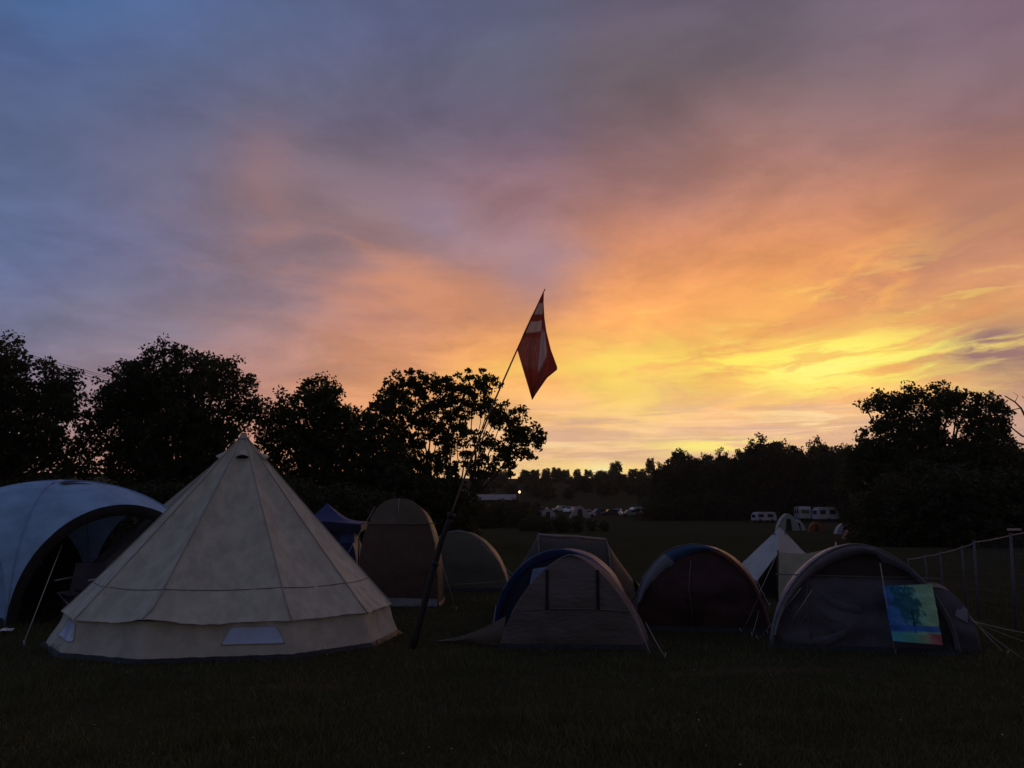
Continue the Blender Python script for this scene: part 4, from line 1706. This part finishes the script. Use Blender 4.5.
# guy lines
yb = D - .3
T.guy(T.on(880, 563, -.42), pt(895, 653, dist(653)), ROPE, .006)
T.guy(T.on(801, 588, -.34), pt(758, 640, dist(640)), ROPE, .005)
T.guy(T.on(797, 605, -.34), pt(768, 634, dist(634)), ROPEG, .005)
T.guy(T.on(812, 590, -.34), pt(776, 643, dist(643)), ROPE, .005)
T.guy(T.on(806, 615, -.34), pt(790, 637, dist(637)), ROPEG, .005)
for q in ((1030, 634), (1006, 655), (1030, 664), (1034, 645)):
    T.guy(T.on(968 + random.uniform(-2, 6), 618 + random.uniform(-2, 4), -.05), pt(q[0], q[1], dist(q[1])), ROPE if q[1] in (634, 655) else ROPEG, .005)


# ---- printed cloth banner on the purple tent
def banner():
    P = [T.on(882, 586, -.34), T.on(932, 584, -.34), T.on(943, 645, -.40), T.on(893, 641, -.40)]
    m = bpy.data.materials.new('printed_cloth')
    m.use_nodes = True
    t = NT(m.node_tree)
    b = t.n['Principled BSDF']
    uv = t.n.new('ShaderNodeUVMap')
    uv.uv_map = 'UVMap'
    u, v = t.sep(uv.outputs[0])[:2]
    c = t.ramp(t.m('ADD', u, t.m('MULTIPLY', t.m('SUBTRACT', t.noise(uv.outputs[0], 3, 4), .5), .35)),
               [(.0, (.06, .18, .62)), (.28, (.08, .32, .66)), (.48, (.14, .50, .56)), (.66, (.34, .68, .46)), (1, (.46, .74, .42))])
    # tree shape: clumped dark foliage leaning right
    cx = t.m('SUBTRACT', u, t.m('ADD', .44, t.m('MULTIPLY', t.m('SUBTRACT', .6, v), .25)))
    r2 = t.m('ADD', t.m('MULTIPLY', t.m('MULTIPLY', cx, cx), 10.0), t.m('MULTIPLY', t.m('POWER', t.m('SUBTRACT', v, .68), 2.0), 7.0))
    nn = t.noise(uv.outputs[0], 7.0, 6, .65)
    f = t.ss(t.m('ADD', r2, t.m('MULTIPLY', t.m('SUBTRACT', nn, .5), 4.2)), .85, .50)
    c = t.mix(t.m('MULTIPLY', f, .88), c, (.020, .16, .20))
    tk = t.m('ABSOLUTE', t.m('SUBTRACT', u, t.m('ADD', .50, t.m('MULTIPLY', t.m('SUBTRACT', nn, .5), .12))))
    f = t.m('MULTIPLY', t.ss(tk, .035, .015), t.ss(v, .60, .52))
    c = t.mix(f, c, (.02, .10, .12))
    f = t.ss(t.noise(uv.outputs[0], 9.0, 3, .6), .64, .72)
    c = t.mix(t.m('MULTIPLY', f, t.ss(u, .6, .3, 0, .7)), c, (.45, .75, .85))
    f = t.m('MULTIPLY', t.ss(v, .18, .21), t.ss(v, .32, .28))
    c = t.mix(t.m('MULTIPLY', f, .9), c, (.05, .18, .60))
    f = t.ss(v, .185, .16)
    cc = t.ramp(u, [(0, (.10, .55, .70)), (.45, (.18, .60, .42)), (.7, (.42, .50, .30)), (.82, (.55, .20, .20)), (1, (.5, .12, .16))])
    c = t.mix(f, c, cc)
    t.set(b.inputs['Base Color'], c)
    b.inputs['Roughness'].default_value = .7
    b.inputs['Specular IOR Level'].default_value = .15
    me = bpy.data.meshes.new('printed_cloth')
    n = 14
    V, Q, UV = [], [], []
    off = (P[0] + P[2]) / 2
    for i in range(n + 1):
        for j in range(n + 1):
            l, r = P[0].lerp(P[3], i / n), P[1].lerp(P[2], i / n)
            p = l.lerp(r, j / n) - off
            p.y += .022 * nz(i * .45, j * .35) + .008 * nz(i * 1.3, j * .9)
            V.append(p)
            UV.append((j / n, 1 - i / n))
    for i in range(n):
        for j in range(n):
            Q.append((i * (n + 1) + j, i * (n + 1) + j + 1, (i + 1) * (n + 1) + j + 1, (i + 1) * (n + 1) + j))
    me.from_pydata(V, [], Q)
    ul = me.uv_layers.new(name='UVMap')
    for lp in me.loops:
        ul.data[lp.index].uv = UV[lp.vertex_index]
    me.materials.append(m)
    o = bpy.data.objects.new('printed_cloth', me)
    o.location = off
    COL.objects.link(o)
    tag(o, 'bright blue and green printed cloth with tree picture on purple tent', 'banner')
    sm = o.modifiers.new('thickness', 'SOLIDIFY')
    sm.thickness = .004


banner()


# ------------------------------------------------------------------ flag and pole
def flag():
    Yb = dist(647)
    pix = [(412, 647), (428, 590), (441, 542), (450, 518), (470, 462), (494, 402), (517, 350), (532, 317), (545, 289)]
    pts = [pt(px, py, Yb) for px, py in pix]
    pts[0].z = -.05
    # smooth
    fine = []
    for i in range(len(pts) - 1):
        for j in range(4):
            fine.append(pts[i].lerp(pts[i + 1], j / 4))
    fine.append(pts[-1])
    root = thing('flag_pole', 'long dark pole leaning right and carrying the red flag', 'pole', (pts[0].x, pts[0].y, 0))
    mb = MB()
    mb.tube(fine[:13], .045, .032, 10)
    mb.build('lower_pole', POLE_M, root, True)
    mb = MB()
    mb.tube(fine[12:], .014, .007, 8)
    mb.build('upper_pole', POLE_T, root, True)
    mb = MB()
    for k in (6, 12):
        mb.tube([fine[k], fine[k] + (fine[k + 1] - fine[k]) * .35], .052, .05, 10)
    mb.build('clamp', POLE_M, root, True)
    # flag: hoist along the pole, cloth hanging down in two folds; t 0 hoist .. 1 fly end
    L_edge = [(544, 291), (538, 303), (531, 317), (524, 332), (517, 349), (522, 366), (528, 386), (532, 400)]      # pole, then hanging hoist corner
    M_edge = [(544, 291), (543.2, 303), (542.5, 316), (541.5, 330), (540, 350), (538, 370), (536, 386), (533, 399)]       # fold line
    R_edge = [(544, 291), (543.6, 303), (544.5, 318), (546.5, 332), (551, 350), (558, 369), (547, 378), (536, 394)]     # right outline

    def samp(e, t):
        k = t * (len(e) - 1)
        i = min(int(k), len(e) - 2)
        q = k - i
        return (e[i][0] + (e[i + 1][0] - e[i][0]) * q, e[i][1] + (e[i + 1][1] - e[i][1]) * q)

    m = bpy.data.materials.new('flag_cloth')
    m.use_nodes = True
    t_ = NT(m.node_tree)
    b = t_.n['Principled BSDF']
    out = t_.n['Material Output']
    uv = t_.n.new('ShaderNodeUVMap')
    uv.uv_map = 'UVMap'
    u, v = t_.sep(uv.outputs[0])[:2]
    red = (.42, .09, .06)
    pale = (.80, .66, .62)
    dark = (.36, .07, .05)
    left = t_.m('LESS_THAN', u, .5)
    wob = t_.m('ADD', v, t_.m('MULTIPLY', t_.m('SUBTRACT', t_.noise(uv.outputs[0], 4, 3), .5), .02))
    band = t_.m('ADD', t_.m('MULTIPLY', t_.ss(wob, .135, .15), t_.ss(wob, .27, .255)),
                t_.m('MULTIPLY', t_.ss(wob, .325, .34), t_.ss(wob, .445, .43)), clamp=True)
    c = t_.mix(t_.noise(uv.outputs[0], 9, 4), red, dark)
    lc = t_.mix(t_.m('MULTIPLY', band, .85), c, pale)
    # faded flowing script strokes on the dark panel
    wv = t_.n.new('ShaderNodeTexWave')
    wv.inputs['Scale'].default_value = 9.0
    wv.inputs['Distortion'].default_value = 6.0
    wv.inputs['Detail'].default_value = 3.0
    t_.l.new(t_.vm('MULTIPLY', uv.outputs[0], (1.1, .75, 1)), wv.inputs['Vector'])
    sc = t_.m('MULTIPLY', t_.ss(wv.outputs[1], .68, .86), t_.m('MULTIPLY', t_.ss(v, .46, .50), t_.ss(v, .74, .68)))
    lc = t_.mix(t_.m('MULTIPLY', sc, .5), lc, pale)
    tri = t_.m('MULTIPLY', t_.m('MULTIPLY', t_.ss(v, .40, .46), t_.ss(t_.m('ADD', v, t_.m('MULTIPLY', t_.m('SUBTRACT', u, .5), .5)), .76, .71)), t_.ss(u, .86, .76))
    rc = t_.mix(t_.m('MULTIPLY', tri, .8), c, pale)
    cc = t_.mix(left, rc, lc)
    t_.set(b.inputs['Base Color'], cc)
    b.inputs['Roughness'].default_value = .85
    tr = t_.n.new('ShaderNodeBsdfTranslucent')
    t_.set(tr.inputs[0], cc)
    mx = t_.n.new('ShaderNodeMixShader')
    mx.inputs[0].default_value = .70
    t_.l.new(b.outputs[0], mx.inputs[1])
    t_.l.new(tr.outputs[0], mx.inputs[2])
    t_.l.new(mx.outputs[0], out.inputs[0])
    V, Q, UV = [], [], []
    off = pt(540, 345, Yb)
    nv, nu = 40, 20
    for i in range(nv + 1):
        t = i / nv
        l, mm_, r = samp(L_edge, t), samp(M_edge, t), samp(R_edge, t)
        for j in range(nu + 1):
            s = j / nu
            if s < .5:
                q = s * 2
                px, py = l[0] + (mm_[0] - l[0]) * q, l[1] + (mm_[1] - l[1]) * q
                dy = -.10 * math.sin(math.pi * q) * t + .0
            else:
                q = s * 2 - 1
                px, py = mm_[0] + (r[0] - mm_[0]) * q, mm_[1] + (r[1] - mm_[1]) * q
                dy = .22 * q * t
            p = pt(px, py, Yb + dy + (.05 * nz(s * 6, t * 2.5) + .045 * math.sin(s * 17 + t * 3)) * t) - off
            V.append(p)
            UV.append((s, t))
    for i in range(nv):
        for j in range(nu):
            Q.append((i * (nu + 1) + j, i * (nu + 1) + j + 1, (i + 1) * (nu + 1) + j + 1, (i + 1) * (nu + 1) + j))
    me = bpy.data.meshes.new('flag')
    me.from_pydata(V, [], Q)
    ul = me.uv_layers.new(name='UVMap')
    for lp in me.loops:
        ul.data[lp.index].uv = UV[lp.vertex_index]
    me.materials.append(m)
    me.polygons.foreach_set('use_smooth', [True] * len(me.polygons))
    o = bpy.data.objects.new('flag', me)
    o.location = off
    COL.objects.link(o)
    tag(o, 'dark red flag with pale bands hanging limp high against orange sky', 'flag')


flag()


# ------------------------------------------------------------------ fence at right
def fence():
    posts = [(908, 559, 16.5), (925, 556, 15.8), (940, 553, 15.2), (962, 547, 14.4), (974, 542, 13.9), (1011, 535, 12.2), (1056, 524, 10.6)]
    b0 = gp(970, 14)
    root = thing('wire_fence', 'sagging wire fence with thin grey posts and pale top rail', 'fence', b0)
    tops, bots = [], []
    for px, py, Y in posts:
        tp = pt(px, py, Y)
        bt = gp(px + 5, Y - .05)
        tops.append(tp)
        bots.append(bt)
        mb = MB()
        mb.tube([bt - Vector((0, 0, .1)), bt.lerp(tp, .5), tp + Vector((0, 0, .03))], .020 if px in (974, 1011) else .014, None, 8)
        mb.build('post', FENCEP, root, True)
    mb = MB()
    for i in range(len(tops) - 1):
        a, b = tops[i], tops[i + 1]
        mb.tube([a.lerp(b, j / 6) + Vector((0, -.035, -.012 * math.sin(math.pi * j / 6))) for j in range(7)], .007, None, 6)
    mb.build('top_rail', mat('pale_rope_rail', (.46, .36, .30), .6), root, True)
    mb = MB()
    for i in range(len(tops) - 1):
        for q in (.2, .4, .6, .8):
            a, b = bots[i].lerp(tops[i], q), bots[i + 1].lerp(tops[i + 1], q)
            mb.tube([a.lerp(b, j / 4) + Vector((0, -.03, -.02 * math.sin(math.pi * j / 4))) for j in range(5)], .003, None, 4)
        L = (tops[i + 1] - tops[i]).length
        n = max(2, int(L / .10))
        for j in range(1, n):
            mb.tube([bots[i].lerp(bots[i + 1], j / n) + Vector((0, -.034, .03)), tops[i].lerp(tops[i + 1], j / n) + Vector((0, -.034, -.015))], .0035, None, 4)
    mb.build('netting', mat('dark_netting', (.06, .06, .06), .7), root, True)
    q = pt(1011, 533, 12.2)
    mb = MB()
    mb.box((q.x + .05, q.y, q.z + .05), (.16, .08, .03))
    mb.build('post_cap', mat('pale_rope_rail', (.46, .36, .30), .6), root)


fence()


# ------------------------------------------------------------------ far field: cars, caravans, barn, small tents
def car_at(name, label, px, D, paint, rz, L=4.2, H=1.48, group='cars parked across the far field'):
    b = gp(px, D)
    r = thing(name, label, 'car', b, group)
    c, s = math.cos(rz), math.sin(rz)

    def W(x, y, z):
        return Vector((b.x + x * c - y * s, b.y + x * s + y * c, b.z + z))

    hw = .86
    prof = [(-.5, .30), (-.5, .62), (-.46, .82), (-.27, .92), (-.14, H), (.20, H), (.38, .95), (.49, .85), (.5, .30)]
    mb = MB()
    rows = []
    for yy, k in ((-hw, .97), (-hw * .9, 1.0), (0, 1.01), (hw * .9, 1.0), (hw, .97)):
        rows.append([W(x * L, yy * (1.0 if z < .95 else .84), .30 + (z - .30) * k) for x, z in prof])
    mb.grid(rows)
    for row in (rows[0], rows[-1]):
        mb.face(row)
    mb.build('body', paint, r, False)
    for sy in (-1, 1):
        mb = MB()
        yy = sy * (hw * .92 + .012)
        mb.face([W(-.235 * L, yy, .97), W(.33 * L, yy, .99), W(.19 * L, yy * .93, H - .09), (W(-.13 * L, yy * .93, H - .09))])
        mb.build('window', GLASS, r)
    for x0, x1 in ((-.255, -.155), (.365, .215)):
        mb = MB()
        mb.face([W(x0 * L - .02 * (1 if x0 < 0 else -1), -hw * .75, .98), W(x0 * L - .02 * (1 if x0 < 0 else -1), hw * .75, .98), W(x1 * L - .03 * (1 if x0 < 0 else -1), hw * .68, H - .04), W(x1 * L - .03 * (1 if x0 < 0 else -1), -hw * .68, H - .04)])
        mb.build('windscreen', GLASS, r)
    for sx in (-.31, .31):
        for sy in (-1, 1):
            mb = MB()
            mb.tube([W(sx * L, sy * (hw - .18), .31), W(sx * L, sy * (hw + .02), .31)], .31, None, 14)
            mb.build('wheel', RUBBER, r, True)
    for sy in (-.6, .6):
        mb = MB()
        q = W(-.5 * L - .01, sy, .68)
        mb.box(q, (.06, .3, .14), 0, rz)
        mb.build('headlight', mat('lamp_lens', (.8, .8, .75), .1), r)


rowc = [(586, SPAINT, 'leftmost silver car in the far parked row', 0), (599, BPAINT, 'dark blue car second from left in the far row', .3), (611, KPAINT, 'black car in the far row left of the pale van', .1),
        (618, WPAINT, 'white car catching the light in the middle of the far row', 1.3), (630, SPAINT, 'silver car right of centre in the far row', .2), (650, RPAINT, 'dark red car near the right end of the far row', .4),
        (656, WPAINT, 'small white car at the right end of the far row', 1.1)]
for px, m_, lb, rz in rowc:
    car_at('parked_car', lb, px, 188 + random.uniform(-5, 5), m_, rz)
for px, D, m_, lb, rz in ((528, 172, SPAINT, 'silver car parked alone right of the lamp post', .4), (544, 196, BPAINT, 'dark car between the low grey tent and the lamp', 1.2),
                          (561, 205, SPAINT, 'grey car standing between the two grey far tents', .2), (571, 200, WPAINT, 'white car just left of the grey peaked marquee', .9),
                          (536, 204, RPAINT, 'red car farthest left behind the low grey tent', .1), (645, 196, SPAINT, 'silver car behind the boxy van in the far row', .5)):
    car_at('parked_car', lb, px, D, m_, rz)


def van(label, px, D, paint, rz, L, H, group, caravan=True):
    b = gp(px, D)
    r = thing('caravan' if caravan else 'parked_van', label, 'caravan' if caravan else 'van', b, group)
    c, s = math.cos(rz), math.sin(rz)

    def W(x, y, z):
        return Vector((b.x + x * c - y * s, b.y + x * s + y * c, b.z + z))

    hw = 1.05
    prof = [(-.5, .45), (-.5, 1.1), (-.48, H - .5), (-.40, H - .06), (-.3, H), (.36, H), (.44, H - .1), (.5, 1.5 if caravan else 1.2), (.5, .45)]
    rows = [[W(x * L, yy, z * k) for x, z in prof] for yy, k in ((-hw, .99), (-hw * .94, 1), (hw * .94, 1), (hw, .99))]
    mb = MB()
    mb.grid(rows)
    mb.face(rows[0])
    mb.face(rows[-1])
    mb.face([rows[0][0], rows[-1][0], rows[-1][-1], rows[0][-1]])
    mb.build('body', paint, r)
    for sy in (-1, 1):
        for x0, x1 in ((-.38, -.12), (.06, .34)):
            mb = MB()
            yy = sy * (hw + .012)
            mb.face([W(x0 * L, yy, H * .50), W(x1 * L, yy, H * .50), W(x1 * L, yy, H * .80), W(x0 * L, yy, H * .80)])
            mb.build('window', GLASS, r)
    mb = MB()
    mb.face([W(-.5 * L - .02, -.7, H * .5), W(-.5 * L - .02, .7, H * .5), W(-.485 * L - .02, .7, H * .76), W(-.485 * L - .02, -.7, H * .76)])
    mb.build('end_window', GLASS, r)
    for sx in ((0,) if caravan else (-.3, .3)):
        for sy in (-1, 1):
            mb = MB()
            mb.tube([W(sx * L, sy * (hw - .2), .33), W(sx * L, sy * (hw + .02), .33)], .33, None, 14)
            mb.build('wheel', RUBBER, r, True)
    if caravan:
        mb = MB()
        mb.tube([W(.5 * L, .3, .45), W(.5 * L + .9, 0, .45)], .04, None, 6)
        mb.tube([W(.5 * L, -.3, .45), W(.5 * L + .9, 0, .45)], .04, None, 6)
        mb.build('hitch', STEEL, r)


van('white caravan right of the small pale tents under the trees', 826, 152, mat('dull_white_paint', (.42, .41, .45), .4, .06), .12, 4.0, 2.55, 'caravans under the tree line')
van('pale caravan seen end-on just right of the pyramid peak', 803, 156, mat('cream_paint', (.42, .40, .40), .4, .05), 1.45, 4.6, 2.6, 'caravans under the tree line')
van('low white van left of the pyramid peak under the trees', 764, 150, mat('dull_white_paint', (.42, .41, .45), .4, .06), .15, 3.8, 1.9, 'vans by the tree line', False)
van('pale boxy van standing in the far parked row', 640, 186, WPAINT, .3, 4.4, 2.0, 'cars parked across the far field', False)


def small_tent(label, px, D, w, h, m_, cat='tent', p=1.9, yaw=0.0):
    b = gp(px, D)
    T = Tent('small_tent', label, cat, b, yaw)
    hp = [(0, 0, w, h, p), (w * .4, 0, w, h, p), (w * .9, 0, w * .7, h * .6, p)]
    T.fly(hp, m_, n=16, sub=2)
    T.panel(hp[0], m_, 'front_panel', .05, n=16, mm=4)
    T.quad([(-w * .14, -.06, .05), (w * .14, -.06, .05), (w * .10, -.07, h * .7), (-w * .10, -.07, h * .7)], DARKF, 'door', sub=2)
    return T


small_tent('small mint green tent standing above the pyramid peak', 789, 100, 2.6, 2.0, MINT, p=1.6)
small_tent('little pale tent with sloping side right of the mint one', 799, 101, 1.7, 1.3, WHITE_C, p=1.3)
small_tent('small orange tent among the far tents below the caravans', 817, 95, 1.6, 1.1, ORANGE)
small_tent('greenish white tent alone beneath the right oak', 877, 92, 1.8, 1.3, MINT)
small_tent('red-brown tent behind the crest of the purple tunnel tent', 858, 62, 1.7, 1.1, REDBR)
small_tent('dull grey tent on the grass left of the far orange-brown ones', 845, 84, 1.6, 1.0, SLATE)
small_tent('pale small tent in the meadow beneath the lamp', 504, 130, 1.7, 1.2, WPAINT, p=1.5)
small_tent('grey peaked marquee left of the far parked cars', 580, 178, 4.4, 2.6, mat('grey_canvas', (.38, .36, .36), .8, .1), p=1.4)
small_tent('grey low tent at the meadow edge right of the lamp', 548, 170, 4.0, 2.2, mat('grey_canvas', (.38, .36, .36), .8, .1), p=1.5)


def barn():
    D = 150
    b = gp(490, D)
    r = thing('barn', 'long low shed with pale tin roof behind the meadow', 'shed', b)
    L = 52 * D / F
    zt = zat(495, D) - b.z
    zb = zat(499.5, D) - b.z
    mb = MB()
    mb.box((b.x, b.y + 3, b.z + zb / 2), (L * .96, 5.6, zb))
    mb.build('wall', BARNW, r)
    mb = MB()
    x0, x1 = b.x - L / 2, b.x + L / 2
    mb.grid([[(x0, b.y - .2, b.z + zb - .05), (x0, b.y + 3, b.z + zt + .2), (x0, b.y + 6.2, b.z + zb - .05)], [(x1, b.y - .2, b.z + zb - .05), (x1, b.y + 3, b.z + zt + .2), (x1, b.y + 6.2, b.z + zb - .05)]])
    mb.grid([[(x0, b.y - .2, b.z + zb - .17), (x0, b.y + 3, b.z + zt + .08), (x0, b.y + 6.2, b.z + zb - .17)], [(x1, b.y - .2, b.z + zb - .17), (x1, b.y + 3, b.z + zt + .08), (x1, b.y + 6.2, b.z + zb - .17)]])
    mb.build('roof', TINROOF, r)
    for k in (-.28, .1):
        mb = MB()
        mb.box((b.x + k * L, b.y + .19, b.z + 1.2), (2.0, .06, 2.4))
        mb.build('door', WOODP, r)


barn()


def lamp():
    D = 140
    b = gp(519.5, D)
    tp = pt(519.5, 492, D)
    r = thing('lamp_post', 'tiny lit lamp on a thin post beside the shed', 'lamp', b)
    mb = MB()
    mb.tube([b - Vector((0, 0, .2)), tp + Vector((0, .1, .15))], .06, .04, 8)
    mb.build('post', FENCEP, r, True)
    m = bpy.data.materials.new('lamp_glow')
    m.use_nodes = True
    t = NT(m.node_tree)
    bs = t.n['Principled BSDF']
    bs.inputs['Base Color'].default_value = (.9, .8, .6, 1)
    bs.inputs['Emission Color'].default_value = (1, .72, .40, 1)
    bs.inputs['Emission Strength'].default_value = 2.2
    mb = MB()
    rows = []
    for i in range(9):
        a = math.pi * i / 8
        rows.append([tp + Vector((.17 * math.sin(a) * math.cos(2 * math.pi * j / 12), .17 * math.sin(a) * math.sin(2 * math.pi * j / 12) - .25, .22 * math.cos(a))) for j in range(12)])
    mb.grid(rows, 0, True)
    mb.build('lamp_globe', m, r, True)
    mb = MB()
    mb.tube([tp + Vector((0, .1, .2)), tp + Vector((0, -.25, .24))], .16, .05, 8)
    mb.build('lamp_hood', FENCEP, r, True)


lamp()


# ------------------------------------------------------------------ overhead wires and poles
def wires():
    ends = []
    for px, py, Y, lb in ((-75, 322, 62, 'wooden power pole beyond the left edge, behind the trees'), (348, 426, 128, 'wooden power pole hidden behind the round dark tree')):
        b = gp(px, Y)
        tp = pt(px, py, Y)
        r = thing('utility_pole', lb, 'power pole', b)
        mb = MB()
        mb.tube([b - Vector((0, 0, .3)), tp + Vector((0, 0, .4))], .16, .11, 10)
        mb.build('pole', WOODP, r, True)
        mb = MB()
        mb.box((tp.x, tp.y, tp.z), (1.8, .12, .12), 0, -.3)
        mb.build('crossarm', WOODP, r)
        ends.append(tp)
    offs = [(-.75, .08), (0.0, -.30), (.75, -.75)]
    for k, (ox, oz) in enumerate(offs):
        a = ends[0] + Vector((ox, 0, oz))
        c = ends[1] + Vector((ox, 0, oz * 1.2))
        mb = MB()
        pts = []
        for i in range(31):
            t = i / 30
            p = a.lerp(c, t)
            p.z -= 1.0 * 4 * t * (1 - t)
            pts.append(p)
        mb.tube(pts, .022, None, 5)
        o = mb.build('power_cable', RUBBER, None)
        tag(o, ['topmost thin overhead cable crossing the gap between the left trees', 'middle thin overhead cable crossing the gap between the left trees', 'lowest thin overhead cable crossing the gap between the left trees'][k],
            'cable', 'overhead cables')


wires()


# litter on the grass
for px, py, lb in ((6, 633, 'scrap of white litter on the grass by the shelter'), (706, 548, 'white scrap lying on the grass behind the maroon dome'),):
    Y = dist(py) if py > 560 else 36
    g = gp(px, Y)
    mb = MB()
    rows = [[g + Vector((-.09 + .18 * i / 5, -.05 + .1 * j / 4, .035 + .03 * nz(i * .7 + px, j * .9) + .02 * j / 4)) for i in range(6)] for j in range(5)]
    mb.grid(rows)
    o = mb.build('litter', WPAINT, None)
    tag(o, lb, 'litter', 'litter on the grass')

# ------------------------------------------------------------------ thin haze added to lift the dark distance
def haze():
    mb = MB()
    mb.box((0, 0, 30), (2100, 2100, 66))
    m = bpy.data.materials.new('lifting_haze')
    m.use_nodes = True
    nt = m.node_tree
    nt.nodes.clear()
    out = nt.nodes.new('ShaderNodeOutputMaterial')
    pv = nt.nodes.new('ShaderNodeVolumePrincipled')
    pv.inputs['Color'].default_value = (.95, .82, .72, 1)
    pv.inputs['Density'].default_value = .00017
    pv.inputs['Anisotropy'].default_value = .3
    nt.links.new(pv.outputs[0], out.inputs['Volume'])
    o = mb.build('haze', m, None)
    tag(o, 'thin warm haze added to lift the dark far end of the field', 'haze', kind='stuff')


haze()

for o in ROOTS:
    if '_loc' in o:
        del o['_loc']
print('faces', sum(len(o.data.polygons) for o in SC.objects if o.type == 'MESH'), 'objects', len(SC.objects))
